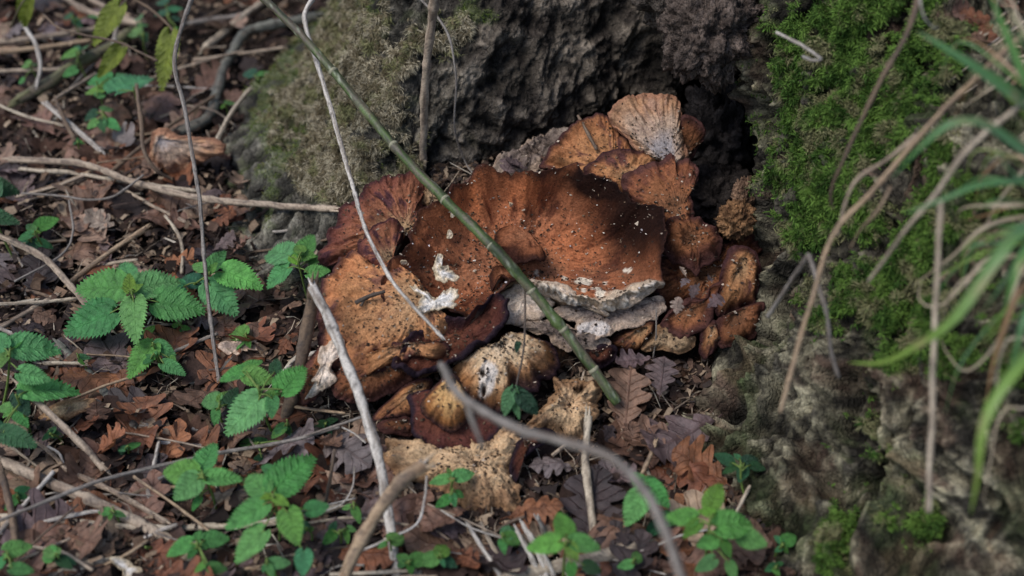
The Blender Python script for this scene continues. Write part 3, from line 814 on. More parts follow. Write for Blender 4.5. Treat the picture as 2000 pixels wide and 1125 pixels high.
def on_cap(reg, x, y, off):
    qx, qy = reg(x, y); vv = MD[0].reshape(-1, 3); vx, vy, _t = proj(vv)
    return vv[np.argmin((vx - qx) ** 2 + (vy - qy) ** 2), 2] + off
zl = on_cap(Z4, 1090, 470, 0)
piece('curled_lip', MR, MB_, Z4, [(990,450),(1005,410),(1050,385),(1100,395),(1160,430),(1210,470),(1240,520),(1210,548),(1150,542),(1080,556),(1040,540),(1005,500)], (1150,440), zl + .009, zl + .006, 'rust',
      thick=.012, rip=.004, edge=.0025, rough=.004, seed=36, dish=-.005, curl=-.001, tint=.8, rimw=.05,
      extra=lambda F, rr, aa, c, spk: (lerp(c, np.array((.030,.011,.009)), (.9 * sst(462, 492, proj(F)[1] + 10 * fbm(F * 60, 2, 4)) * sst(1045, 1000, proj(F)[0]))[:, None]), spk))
piece('torn_lobe', MR, MB_, Z4, [(960,640),(985,605),(1030,598),(1075,610),(1090,640),(1060,665),(1020,640),(990,660),(972,705)], (1030,625), on_cap(Z4, 1020, 640, .006), on_cap(Z4, 1020, 600, .010), 'rust',
      thick=.008, rip=.002, edge=.002, rough=.003, seed=38, tint=.75)
# left rosette
mushroom('plum streaked bracket with ruffled rim against the mossy buttress root', ZA,
    [(120,830),(140,760),(190,700),(205,610),(265,510),(300,440),(360,390),(450,340),(490,280),(530,230),(640,190),(740,160),(860,150),(930,100),(1005,150),(1042,250),(1015,350),(1080,480),(1000,545),(1010,620),(930,700),(800,760),(640,720),(500,790),(390,850),(270,912),(150,905)],
    (860,640), .088, .150, 'plum', zo=.118, dish=-.004, thick=.02, rip=.0075, nrip=22, curl=-.004, edge=.0035, rough=.005, seed=41, rimw=.05)
mushroom('small curled plum lobe tucked between the streaked bracket and the funnel cap', ZA,
    [(465,760),(470,690),(530,620),(600,575),(680,550),(745,538),(815,580),(838,640),(815,730),(765,790),(790,880),(800,960),(720,1010),(600,960),(500,880),(430,830)],
    (740,930), .118, .146, 'plum', dish=-.010, thick=.014, rip=.007, nrip=14, curl=-.004, edge=.004, rough=.004, seed=43, rimw=.04)
def dirty(F, rr, aa, c, spk):
    x, y, t = proj(F)
    g = np.exp(-(((x - 745) / 75) ** 2 + ((y - 620) / 55) ** 2))
    return lerp(c, np.array((.24,.15,.085)), (.35 * g)[:, None]), np.clip(spk + .9 * g, 0, 1)
mushroom('broad orange bracket sprinkled with dirt and bark crumbs beside the bent pale stalk', ID,
    [(640,545),(662,512),(700,492),(745,500),(790,522),(830,560),(858,600),(885,640),(872,668),(845,690),(800,702),(770,716),(735,722),(700,728),(668,722),(645,705),(630,680),(624,640),(622,600),(628,568)],
    (835,585), .074, .128, 'orange', zo=.118, dish=-.008, thick=.03, rip=.0075, nrip=20, curl=-.006, edge=.004, rough=.006, seed=45, extra=dirty, tint=1.3)
mushroom('dark rolled bracket lip curling up below the funnel cap', ID,
    [(790,690),(800,665),(835,640),(868,628),(905,628),(945,610),(962,586),(985,600),(988,630),(976,652),(945,672),(905,690),(868,712),(835,728),(805,738),(780,730),(770,708)],
    (860,665), .083, .110, 'dark', dish=.006, thick=.016, rip=.006, nrip=14, curl=.012, edge=.004, rough=.006, seed=47, tint=1.0)
mushroom('orange lobed bracket with pinkish ruffled folds above the small honey fan', ZB,
    [(600,640),(650,600),(740,610),(800,560),(860,560),(930,565),(1040,560),(1180,560),(1230,610),(1200,690),(1150,720),(1080,700),(980,690),(900,720),(830,740),(720,760),(620,800),(520,850),(480,780),(470,700),(530,650)],
    (900,560), .072, .100, 'orange', dish=-.008, thick=.02, rip=.008, nrip=22, curl=-.008, edge=.004, rough=.006, seed=49, tint=1.12)
mushroom('dark red bracket shelf under the broad orange bracket', ZB,
    [(250,820),(330,760),(460,700),(600,720),(760,740),(880,790),(900,870),(830,910),(760,960),(700,985),(640,1012),(540,1040),(460,1045),(380,1035),(300,1005),(262,920)],
    (640,760), .050, .080, 'brown', dish=-.006, thick=.018, rip=.007, nrip=18, curl=-.006, edge=.004, rough=.005, seed=51, tint=.85, rimw=.12)
tr_, tb_, _ = mushroom('broken brown bracket with torn white flesh standing behind the bent pale stalk', ZB,
    [(290,520),(340,600),(330,660),(260,740),(250,820),(270,850),(200,930),(100,1030),(30,1085),(0,1050),(10,900),(60,740),(130,640),(200,570)],
    (150,800), .040, .085, 'brown', dish=-.004, thick=.012, rip=.003, edge=.003, rough=.004, seed=53, tint=1.2)
piece('torn_flesh', tr_, tb_, ZB, [(295,525),(335,600),(325,655),(250,735),(235,790),(275,830),(255,870),(190,920),(90,1000),(30,1020),(80,960),(150,890),(100,860),(140,790),(150,700),(200,600)],
    (205,730), .052, .100, 'flesh', thick=.010, rip=.003, edge=.003, rough=.006, seed=55, jag=.004, fine=.002)
# front caps
def hole_w(F, lst):
    x, y, t = proj(F)
    n = fbm(F * 220, 3, 12)
    m = np.zeros(len(x))
    for hx, hy, rx, ry in lst:
        m = np.maximum(m, sst(1.25, .7, ((x - hx) / rx) ** 2 + ((y - hy) / ry) ** 2 + .9 * n))
    return m
PALE_H = [(943, 731, 5.5, 5.5), (945, 763, 4.5, 8)]
CK_H = [(1130, 763, 11, 6.5)]
def pale_x(F, rr, aa, c, spk):
    x, y, t = proj(F)
    n = fbm(F * 60, 3, 91)
    g = sst(.45, .7, np.exp(-(((x - 950) / 22) ** 2 + ((y - 740) / 42) ** 2)) + .35 * n)
    c = lerp(c, np.array((.66,.60,.54)), (.85 * g)[:, None])
    hw = hole_w(F, PALE_H)
    return lerp(c, np.array((.03,.016,.010)), (.95 * hw)[:, None]), spk * (1 - .5 * g)
pc, pcb, _ = mushroom('pale cream bracket with orange lobed rim and a white scar with small holes', ZF,
    [(430,340),(500,280),(600,230),(720,190),(800,170),(880,100),(950,45),(1030,40),(1100,60),(1180,90),(1250,120),(1310,190),(1335,270),(1295,340),(1230,360),(1170,372),(1155,460),(1080,492),(1000,470),(950,475),(940,560),(885,640),(790,672),(705,632),(610,575),(540,500),(450,430)],
    (870,150), .052, .090, 'pale', zo=.092, dish=-.010, thick=.03, rip=.006, nrip=16, curl=-.010, edge=.005, rough=.005, seed=57, extra=pale_x, fine=.002, dens=1.3, fold=lambda F, rr, aa: -.010 * hole_w(F, PALE_H))
mushroom('dark red brown disc shaped bracket under the small honey fan', ZF,
    [(85,570),(100,640),(120,720),(125,800),(140,875),(230,975),(310,1010),(400,1032),(500,1042),(600,1032),(700,975),(790,895),(835,830),(760,720),(600,640),(420,560),(250,540)],
    (420,600), .036, .066, 'dark', dish=-.003, thick=.018, rip=.003, nrip=8, curl=.0, edge=.0035, rough=.0035, seed=59, tint=1.15, rimw=.03)
mushroom('small honey coloured fan bracket with dark streaks resting on the dark disc', ZF,
    [(180,640),(185,690),(205,735),(250,765),(300,795),(360,830),(425,862),(480,850),(525,830),(560,795),(588,750),(592,640),(560,560),(535,500),(480,430),(420,400),(350,450),(280,520),(225,580)],
    (470,430), .060, .100, 'honey', dish=-.010, thick=.022, rip=.0035, nrip=18, curl=-.007, edge=.003, rough=.0022, seed=61, rimw=.05)
mushroom('small orange wedge bracket with a bluish black rim left of the honey fan', ID,
    [(733,818),(742,800),(762,782),(785,760),(815,746),(838,746),(832,770),(812,785),(806,808),(785,812),(760,812)],
    (822,752), .034, .066, 'orange', dish=-.004, thick=.016, rip=.003, edge=.003, rough=.003, seed=63, rimw=.05)
mushroom('tiny dark bracket half buried left of the dark disc', ID,
    [(742,832),(752,822),(775,818),(800,820),(812,835),(800,848),(775,845),(755,845)], (790,825), .026, .036, 'brown', dish=-.003, thick=.010, rip=.003, edge=.003, rough=.003, seed=65, tint=.7)
mushroom('crumbling pale sheet of rotten bracket spread over the soil under the dark disc', Z5,
    [(370,560),(410,520),(480,530),(560,560),(700,560),(820,520),(900,480),(985,490),(1010,520),(965,590),(945,640),(950,700),(965,780),(925,838),(880,825),(820,852),(780,850),(740,818),(700,790),(640,740),(560,700),(480,690),(425,655),(380,600)],
    (780,640), .012, .042, 'crumb', dish=-.010, thick=.02, rip=.006, nrip=14, curl=-.006, edge=.004, rough=.008, seed=67, jag=.006, fine=.003)
mushroom('black edged curled bracket strip beside the crumbling pale sheet', Z5,
    [(1000,505),(1060,480),(1110,500),(1070,540),(1010,580),(975,640),(960,700),(935,660),(950,590),(975,540)], (1010,550), .022, .046, 'dark', dish=-.004, thick=.012, rip=.003, edge=.004, rough=.003, seed=69, tint=.7)
ck, ckb, _ = mushroom('crumbly tan chunk of rotten bracket between the wilted leaf and the green stem', Z5,
    [(1128,270),(1190,262),(1250,280),(1300,270),(1318,300),(1310,345),(1285,420),(1260,460),(1232,510),(1180,522),(1110,472),(1060,475),(1015,462),(1060,410),(1095,385),(1120,350),(1135,310)],
    (1190,380), .026, .058, 'crumb', dish=-.012, thick=.03, rip=.006, nrip=14, curl=-.008, edge=.004, rough=.008, seed=71, jag=.004, fine=.003, fold=lambda F, rr, aa: -.012 * hole_w(F, CK_H), extra=lambda F, rr, aa, c, spk: (lerp(c, np.array((.03,.016,.010)), (.9 * hole_w(F, CK_H))[:, None]), spk))
# torn grey tiers under the funnel cap
mushroom('grey mealy torn bracket layer with a frayed white front under the funnel cap', ZC,
    [(560,565),(640,530),(750,515),(900,540),(1050,590),(1200,580),(1350,520),(1480,455),(1560,490),(1600,560),(1510,640),(1430,660),(1365,705),(1280,740),(1205,755),(1130,760),(1080,795),(1000,822),(920,812),(850,815),(795,775),(782,680),(740,668),(690,650),(620,630),(575,610)],
    (1080,560), .078, .098, 'grey', dish=-.003, thick=.014, rip=.003, nrip=14, curl=-.003, edge=.0022, rough=.004, seed=73, jag=.003, fine=.002,
    extra=lambda F, rr, aa, c, spk: (lerp(c, np.array((.62,.55,.50)), (.9 * sst(.4, .75, np.exp(-(((proj(F)[0] - 1158) / 38) ** 2 + ((proj(F)[1] - 642) / 17) ** 2) ** 2) + .3 * fbm(F * 90, 3, 5)))[:, None]), spk))
mushroom('lowest grey torn bracket layer crossed by the green stem', ZC,
    [(235,700),(300,680),(480,678),(600,690),(720,740),(860,800),(1000,830),(1095,865),(1060,910),(1000,945),(920,962),(830,950),(760,960),(725,975),(650,930),(570,875),(540,820),(490,800),(440,815),(395,800),(330,760),(265,745)],
    (700,760), .060, .085, 'grey', dish=-.003, thick=.012, rip=.003, nrip=14, curl=-.003, edge=.002, rough=.004, seed=75, jag=.003, fine=.002, tint=.9)
mushroom('orange lumpy bracket under the right end of the grey torn layer', ZC,
    [(1090,900),(1140,830),(1230,770),(1330,720),(1440,680),(1500,690),(1480,760),(1420,840),(1385,900),(1350,960),(1300,985),(1240,970),(1190,965),(1130,940)],
    (1380,740), .046, .078, 'orange', dish=-.012, thick=.02, rip=.007, nrip=14, curl=-.006, edge=.004, rough=.005, seed=77, tint=.75)
mushroom('wine dark smooth bracket tucked under the lowest grey layer', ZC,
    [(820,990),(880,960),(1000,935),(1110,930),(1120,1000),(1060,1070),(980,1090),(900,1070),(840,1040)], (1000,970), .050, .064, 'dark', dish=-.006, thick=.014, rip=.002, edge=.004, rough=.002, seed=79, tint=.7)
# upper fans by the trunk
mushroom('upright tan fan bracket growing against the trunk beside the hollow', ZS,
    [(380,148),(410,110),(440,80),(475,68),(505,74),(535,70),(560,76),(600,68),(625,72),(648,108),(655,160),(662,210),(665,310),(640,345),(590,335),(545,310),(500,290),(465,250),(430,215),(400,190)],
    (600,330), .165, .222, 'tanfan', dish=-.006, thick=.025, rip=.007, nrip=20, curl=-.003, edge=.004, rough=.004, seed=81, rimw=.03)
mushroom('dim brown bracket in the mouth of the hollow behind the tan fan', ZS,
    [(655,170),(690,165),(730,190),(735,240),(700,290),(670,320),(655,260)], (665,290), .160, .205, 'brown', dish=-.004, thick=.02, rip=.004, edge=.004, rough=.004, seed=83, tint=.55)
mushroom('orange streaked fan bracket with dark rim and a small stick on it near the trunk', ZS,
    [(120,352),(135,310),(150,280),(175,245),(200,220),(230,202),(260,188),(295,165),(325,153),(362,162),(400,200),(430,240),(462,272),(500,310),(480,370),(430,420),(330,395),(230,362),(170,365)],
    (400,390), .140, .192, 'orange', dish=-.004, thick=.02, rip=.005, nrip=22, curl=.003, edge=.003, rough=.004, seed=85, rimw=.05, tint=1.05)
mushroom('folded orange bracket layer between the streaked fan and the funnel cap', ZS,
    [(290,345),(335,315),(370,295),(430,288),(490,292),(552,300),(575,322),(540,350),(490,365),(450,390),(435,445),(395,425),(350,395),(300,375)],
    (450,400), .148, .178, 'orange', dish=-.006, thick=.02, rip=.008, nrip=16, curl=-.003, edge=.004, rough=.006, seed=87, tint=1.05)
mushroom('brown lobed bracket with a cleft rim at the edge of the hollow', ZD,
    [(230,670),(245,620),(275,588),(380,540),(440,515),(500,498),(560,470),(595,468),(610,500),(640,490),(690,480),(730,500),(762,560),(752,660),(705,720),(695,800),(720,880),(700,1000),(640,1080),(560,1040),(490,960),(455,880),(380,830),(300,800),(250,740)],
    (610,900), .128, .188, 'brown', dish=-.004, thick=.03, rip=.006, nrip=16, curl=-.006, edge=.004, rough=.005, seed=89, rimw=.04, tint=1.05)
mushroom('crumbly dark brown bracket mass right of the funnel cap', ZE,
    [(185,120),(230,0),(330,-40),(450,-20),(540,40),(600,120),(600,230),(540,300),(480,310),(440,380),(390,330),(300,270),(220,210)], (400,120), .110, .145, 'brown', dish=-.010, thick=.03, rip=.006, edge=.004, rough=.009, seed=90, tint=.8, fine=.003)
mushroom('crumbled brown bracket rubble between the funnel cap and the right brackets', ZE,
    [(150,330),(230,200),(400,180),(560,230),(700,150),(880,100),(930,250),(860,420),(720,520),(600,580),(450,640),(300,660),(180,600),(140,460)], (520,400), .070, .118, 'brown', dish=-.008, thick=.04, rip=.004, edge=.004, rough=.013, seed=191, tint=.85, jag=.006, fine=.004)
mushroom('burnt orange bracket pressed against the edge of the right buttress', ZE,
    [(630,560),(650,470),(655,380),(690,270),(740,200),(840,180),(920,300),(935,420),(930,490),(885,605),(830,635),(780,655),(720,670),(640,692),(615,640)],
    (790,300), .090, .140, 'orange', dish=-.010, thick=.03, rip=.005, nrip=14, curl=-.008, edge=.004, rough=.006, seed=92, tint=.85)
mushroom('deep red rounded bracket resting on the right buttress root', ZE,
    [(640,730),(720,690),(830,640),(950,610),(968,680),(962,745),(930,810),(900,855),(850,885),(790,912),(720,930),(655,942),(625,900),(622,830)],
    (740,680), .066, .100, 'brown', dish=-.008, thick=.025, rip=.005, nrip=14, curl=-.008, edge=.004, rough=.005, seed=93, tint=.85)
mushroom('small orange tongue bracket split off beside the deep red one', ZE,
    [(505,800),(550,770),(600,775),(622,830),(628,900),(590,965),(545,1000),(520,1032),(490,1000),(480,960),(500,880)], (570,800), .050, .080, 'orange', dish=-.006, thick=.02, rip=.003, edge=.004, rough=.004, seed=94, tint=.85)
mushroom('low orange bracket with a thick dark rolled rim strewn with leaf scraps', ZE,
    [(185,760),(240,700),(310,640),(420,600),(520,585),(545,500),(600,475),(625,490),(580,570),(555,640),(545,725),(500,770),(450,805),(390,840),(330,862),(270,840),(215,800)],
    (400,660), .068, .108, 'brown', dish=.004, thick=.02, rip=.004, nrip=12, curl=.004, edge=.005, rough=.006, seed=95, tint=1.0)
mushroom('tan rotten bracket remnant below the low rolled bracket', ZE,
    [(60,900),(130,800),(210,790),(280,850),(270,920),(330,960),(400,870),(430,900),(400,960),(300,1000),(180,960),(80,980),(20,960)], (200,880), .055, .075, 'crumb', dish=-.004, thick=.014, rip=.004, edge=.003, rough=.006, seed=96, tint=.65)
mushroom('dusty brown rotten bracket rubble heaped at the trunk foot', ID,
    [(960,330),(985,305),(1020,290),(1060,262),(1110,245),(1130,262),(1090,285),(1075,310),(1040,332),(1000,345)], (1040,300), .118, .140, 'grey', dish=-.008, thick=.02, rip=.006, edge=.004, rough=.010, seed=97, jag=.006, fine=.003, tint=.8)
mushroom('crumbly wood coloured scrap wedged between the plum bracket and the funnel cap', ZA,
    [(1040,250),(1100,260),(1180,330),(1170,400),(1110,470),(1060,440),(1020,360)], (1100,360), .112, .140, 'crumb', dish=-.004, thick=.02, rip=.004, edge=.003, rough=.006, seed=98, tint=.8, fine=.002)
# the piece lying apart in the litter
me, base, _ = bracket('x', Z1, [(900,772),(930,762),(962,765),(1000,790),(1080,802),(1180,815),(1285,850),(1262,892),(1200,915),(1130,942),(1085,965),(1050,992),(985,1002),(940,980),(900,950),(872,895),(880,830)],
    (930,800), .022, .075, 'tanfan', dish=-.004, thick=.02, rip=.006, nrip=18, curl=-.006, edge=.005, rough=.004, seed=99, tint=1.1, rimw=.03)
root = empty('bracket_mushroom', base)
tag(root, 'tan fluted piece of bracket fungus lying alone in the leaf litter', 'mushroom')
link('cap', me, root)
# ------------------------------------------------------------------ leaves
def oak_mesh(seed, lod=1):
    r = np.random.default_rng(seed)
    ns, nx = (40, 9) if lod else (24, 5)
    s = np.linspace(0, 1, ns)
    xs = np.linspace(-1, 1, nx)
    nl = r.uniform(3.6, 4.6)
    ph = r.uniform(-.4, .4)
    env = .335 * np.sin(np.pi * np.clip(s, 0, 1) ** 1.25) ** .75 * (.55 + .55 * s)
    env = env + .02 * (1 - s)
    V, UV = [], []
    sd = []
    for sgn in (-1, 1):
        lob = .5 - .5 * np.cos(2 * np.pi * (nl * s + ph + .12 * sgn))
        wv = env * (1.12 - .58 * lob ** 2.6) * r.uniform(.9, 1.1)
        wv[0] = .010; wv[-1] = .012
        sd.append(wv)
    cur, cup, tw, wv1 = r.uniform(-.7, .6), r.uniform(-2.6, 1.8), r.uniform(-.7, .7), r.uniform(.04, .09)
    for i in range(ns):
        for j in range(nx):
            x = xs[j] * (sd[0][i] if xs[j] < 0 else sd[1][i])
            y = s[i] + .10 * abs(x) - .05 * abs(xs[j]) * abs(x)
            z = cup * x * x * 1.3 + cur * ((s[i] - .35) ** 2) + tw * x * (s[i] - .3) + .10 * abs(x)
            V.append((x, y, z)); UV.append((x, s[i]))
    V = np.array(V)
    V[:, 2] += wv1 * 1.2 * fbm(V * 3.2 + seed * 3.1, 2, seed) + .012 * fbm(V * 11 + seed, 2, seed + 1)
    q = gridq(ns, nx)
    # stalk
    sp = np.array([(0, .02, .006), (0.0, -.06, .0), (.012, -.14, -.005)])
    tv, tq, tt = tube_np(sp, [.011, .009, .007], 5)
    uvt = np.tile((0.0, .0), (len(tv), 1))
    n0 = len(V)
    return np.vstack([V, tv]), np.vstack([q, tq + n0]), tt + n0, np.vstack([UV, uvt])
OAK_RAW = [oak_mesh(s) for s in range(10)]
OAK = [mesh_np('oak_leaf', v, q, t, uv=u, mat=M_OAK) for v, q, t, u in OAK_RAW]
def nettle_mesh(seed, wide=.40):
    r = np.random.default_rng(seed + 50)
    nt_ = 15
    s = np.concatenate([[0], np.linspace(.0, 1, nt_ * 2 + 1)[0:]])
    ns = len(s); nx = 9
    xs = np.linspace(-1, 1, nx)
    tooth = np.array([0] + [1.0 if i % 2 == 0 else 0.0 for i in range(ns - 1)])
    env = wide * 1.78 * (s + .004) ** .40 * np.clip(1 - s, 0, 1) ** 1.02
    V, UV = [], []
    bend, v = r.uniform(.22, .5), r.uniform(.10, .32)
    tws = r.uniform(-.25, .25)
    for i in range(ns):
        for j in range(nx):
            e = env[i]
            x = xs[j] * e
            y = s[i]
            if abs(xs[j]) == 1 and e > .01:
                k = tooth[i] * (.05 + .09 * e)
                x += np.sign(x) * k * .75
                y += .045 * tooth[i] - .012 * (1 - tooth[i])
            y -= .16 * (1 - s[i]) ** 4 * abs(xs[j]) * 1.0     # heart-shaped base
            ph = (s[i] - .75 * abs(x)) * 6.5 * np.pi * 2
            z = v * abs(x) - bend * s[i] ** 2 * .55 + .0035 * (1 - np.cos(ph)) * min(1, abs(x) * 7) + tws * x * s[i]
            z -= .5 * max(0, abs(x) - .2) ** 2 * 4 * .35
            V.append((x, y, z)); UV.append((x, s[i]))
    V = np.array(V)
    V[:, 2] += .035 * fbm(V * 4 + seed, 2, seed + 3)
    return mesh_np('nettle_leaf', V, gridq(ns, nx), uv=UV, mat=M_NET)
NET = [nettle_mesh(s, [.41, .37, .45, .40, .34][s]) for s in range(5)]
def leaf_matrix(b, q, nhint, wscale=1.0):
    b = Vector(b); q = Vector(q)
    y = (q - b); L = y.length
    y.normalize()
    n = Vector(nhint)
    x = y.cross(n).normalized()
    z = x.cross(y)
    M = Matrix((x * L * wscale, y * L, z * L)).transposed().to_4x4()
    M.translation = b
    return M
def rnd(a, b):
    return random.uniform(a, b)
BROWNS = {'tan': (.34,.225,.150), 'pale': (.42,.32,.24), 'brown': (.205,.110,.072), 'rust': (.225,.085,.040), 'orange': (.31,.125,.055), 'mauve': (.165,.110,.105), 'dark': (.050,.033,.031), 'grey': (.21,.165,.155)}
def put_oak(b, q, colr, label, group, nh=None, ws=None, mi=None):
    o = bpy.data.objects.new('fallen_leaf', OAK[mi if mi is not None else random.randrange(10)])
    COL.objects.link(o)
    nh = nh or (rnd(-.35, .35), rnd(-.45, .25), 1)
    o.matrix_world = leaf_matrix(b, q, nh, ws or rnd(.85, 1.2))
    f = rnd(.85, 1.15)
    c = BROWNS[colr]
    o.color = (c[0] * f, c[1] * f * rnd(.95, 1.05), c[2] * f, 1)
    tag(o, label, 'leaf', group)
    return o
def oak(reg, b, q, colr, label, h=(.008, .014), group='single oak leaves', **k):
    B = PG(*reg(*b), h[0]); Q = PG(*reg(*q), h[1])
    return put_oak(B, Q, colr, label, group, **k)
oak(ZL, (95,440), (125,135), 'brown', 'large brown oak leaf with a purple half below the tip of the green stem', (.015,.035), mi=2, ws=1.15)
oak(ZL, (262,272), (285,88), 'mauve', 'pale mauve oak leaf leaning beside the larger brown one at the green stem tip', (.02,.04), mi=4, ws=1.3)
oak(ZL, (100,515), (135,395), 'brown', 'small brown oak leaf under the stalk of the large purple one')
oak(ZL, (220,95), (50,125), 'mauve', 'mauve oak leaf lying flat against the rotten orange lump', (.03,.03))
oak(Z5, (1215,655), (1030,610), 'grey', 'grey brown oak leaf right of the black edged curled strip', (.01,.03), mi=5)
oak(Z5, (915,868), (1140,800), 'orange', 'orange curled oak leaf touching the lower edge of the crumbling pale sheet', (.012,.04), mi=1)
oak(Z5, (735,830), (535,915), 'brown', 'brown oak leaf under the small nettle at the pale sheet', (.02,.02), mi=7)
oak(Z5, (560,960), (740,880), 'mauve', 'dull brown oak leaf beside two short cut straws')
oak(Z5, (650,1010), (800,1100), 'rust', 'rust oak leaf in front of the two short cut straws', mi=0)
oak(Z5, (1310,790), (1450,985), 'brown', 'large reddish brown oak leaf behind the blurred arching twig', (.01,.03), mi=3)
oak(Z5, (1290,680), (1490,725), 'mauve', 'flat mauve oak leaf under the blurred arching twig', (.01,.02))
oak(Z5, (1300,560), (1380,480), 'dark', 'dark oak leaf behind the upright pale straw')
oak(Z5, (95,520), (285,605), 'grey', 'curled grey oak leaf behind the bent pale stalk', (.02,.035))
oak(Z5, (250,600), (375,540), 'mauve', 'mauve oak leaf crossed by the bent pale stalk', (.02,.03))
oak(Z5, (1420,1040), (1560,1100), 'brown', 'brown oak leaf at the end of the pale split log')
oak(Z5, (930,1110), (1010,1030), 'rust', 'rust oak leaf stuck behind the split pale straws')
oak(Z2, (590,375), (415,235), 'tan', 'large pale tan oak leaf under fine threads on the litter', (.015,.02), mi=2, ws=1.3)
oak(Z2, (640,300), (480,240), 'pale', 'pale oak leaf overlapping the large tan one', (.02,.02), mi=6)
oak(Z2, (545,400), (430,505), 'tan', 'tan oak leaf pointing down below the large tan one', mi=4)
oak(Z2, (575,215), (605,55), 'brown', 'pinkish brown oak leaf behind the large tan one', (.01,.03), mi=5)
oak(Z2, (1170,420), (1300,325), 'mauve', 'smooth mauve leaf beside the grey upright twig', (.01,.025), mi=8)
oak(Z2, (1275,435), (1390,360), 'brown', 'small brown leaf beside the smooth mauve leaf', (.015,.03), mi=9)
oak(Z2, (950,985), (1085,880), 'brown', 'brown oak leaf right of the leafy nettle pair')
oak(Z2, (1510,770), (1625,680), 'brown', 'brown oak leaf at the foot of the nettle by the root', (.01,.03))
oak(Z2, (1640,860), (1520,960), 'rust', 'rust oak leaf leaning left of the broken dark stalk')
oak(Z2, (1240,850), (1485,955), 'rust', 'long rust oak leaf behind the grey lichen scrap')
oak(Z2, (1020,825), (1210,775), 'mauve', 'mauve oak leaf under the hanging nettle leaf')
oak(Z2, (155,625), (300,680), 'rust', 'dark rust oak leaf under the crossing pale stalks')
oak(Z2, (120,745), (290,790), 'brown', 'broad brown oak leaf in front of the dark rust one')
oak(Z2, (1160,260), (1300,220), 'orange', 'bright rust leaf left of the root foot')
oak(Z3, (330,880), (580,985), 'brown', 'big brown oak leaf under the thick pale stalk', (.012,.02), mi=6, ws=1.35)
oak(Z3, (300,730), (500,810), 'rust', 'rust oak leaf with holes beside the thick pale stalk', mi=1)
oak(Z3, (530,330), (520,180), 'brown', 'veined reddish brown leaf beside the mossy stick', (.01,.03), mi=8, ws=1.4)
oak(Z3, (510,450), (700,360), 'orange', 'orange folded oak leaf beside the mossy stick', (.01,.04), mi=9)
oak(Z3, (1130,680), (1380,690), 'tan', 'light tan oak leaf behind the low nettle stem', (.02,.03), mi=3)
oak(Z3, (1120,745), (1290,715), 'rust', 'rust oak leaf under the light tan one', (.01,.015))
oak(Z3, (1730,370), (1850,440), 'brown', 'brown curled oak leaf under the grey wispy stem', (.02,.03))
oak(Z3, (1200,330), (1340,420), 'brown', 'brown oak leaf half under the nettle clump', (.01,.02))
k = 0
for (b, q, c) in [((620,560),(690,480),'rust'),((600,690),(420,780),'tan'),((680,740),(560,700),'mauve'),((600,830),(470,850),'tan'),((700,860),(810,720),'mauve'),((500,640),(480,490),'rust'),((300,740),(340,650),'brown'),((450,940),(640,960),'brown'),((270,1040),(450,960),'rust'),((380,790),(230,800),'mauve'),((640,620),(560,560),'brown'),((430,560),(340,520),'rust'),((600,1010),(700,960),'mauve'),((780,760),(640,860),'mauve')]:
    oak(ZO, b, q, c, 'dry oak leaf in the drift heaped against the left root', (.012, .03), 'leaves drifted against the left root')

# broad scatter of the litter: individuals by region and colour, all look-alikes
def on_fungus(x, y):
    return (x > 615 and x < 1500 and y > 330 and y < 800 and (y < 800)) and not (x > 1190 and y > 690 and x < 1380) or (740 < x < 1180 and 700 < y < 990)
def in_tree(p):
    hit = bvh.ray_cast(Vector((p[0], p[1], 3)), Vector((0, 0, -1)))
    return hit[0] is not None and hit[0].z > p[2] + .01
names = {'brown': 'plain brown', 'rust': 'rust red', 'mauve': 'dull mauve', 'dark': 'blackened', 'tan': 'light tan', 'grey': 'greyish', 'orange': 'bright orange', 'pale': 'bleached'}
LMK = [('the bushiest nettle', Z2(735,760)), ('the nettle leaning on the grey twig', Z2(1150,700)), ('the young nettle with the drooping leaf', Z2(838,1000)), ('the nettle at the root foot', Z2(1640,640)),
 ('the leafy nettle at the dark stalk', Z3(1400,250)), ('the small nettle sprig', Z3(1190,260)), ('the small bright nettle', Z2(190,400)), ('the tall left nettle', Z3(20,250)), ('the low four leaved nettle', Z3(1110,780)),
 ('the bright nettle with the upright leaf', Z3(1490,850)), ('the brown rounded stick', Z3(1380,1090)), ('the thick slanting stalk', Z3(500,720)), ('the mottled straw stalk', Z3(350,320)), ('the bark covered stick', Z3(600,170)),
 ('the curved straw stalk', (140,560)), ('the large pale tan leaf', Z2(500,300)), ('the tan fluted fungus piece', Z1(1050,900)), ('the mossy stick', Z1(400,400)), ('the dark bent branch', Z1(1280,420)), ('the dark dead stem', Z1(830,800)),
 ('the flat pale straw', Z1(430,740)), ('the level back straws', Z1(200,180)), ('the long straight straw', (350,375)), ('the foot of the bent pale stalk', (770,1110)), ('the crumbling pale sheet', Z5(700,860)), ('the upright pale straw', Z5(1275,850)),
 ('the pale split log', Z5(1250,1080)), ('the vivid nettle', ZL(500,1000)), ('the green stem tip', (1200,790)), ('the splintered brown stalk', (690,1090)), ('the broad pale stalk piece', Z3(420,1090)), ('the grey green lichen scrap', Z2(1320,950)),
 ('the far yellowing leaves', Z1(600,100)), ('the foot of the tall grey twig', (428,745)), ('the drift at the left root', ZO(560,700)), ('the soft blurred nettle', Z5(1170,1090)), ('the two short cut straws', Z5(830,1010)), ('the pale barked stick', Z1(1340,150)),
 ('the hooked weathered stalk', Z1(215,330)), ('the level pale stalk', Z3(700,860)), ('the crossing pale stalks', Z2(250,690)), ('the short arched straw', Z2(985,400)), ('the fine looping tendril', Z2(380,400))]
LMP = [(n_, PG(*p_)) for n_, p_ in LMK]
def by(p):
    return min(LMP, key=lambda q: (q[1][0] - p[0]) ** 2 + (q[1][1] - p[1]) ** 2)[0]
cnt = 0; tries = 0
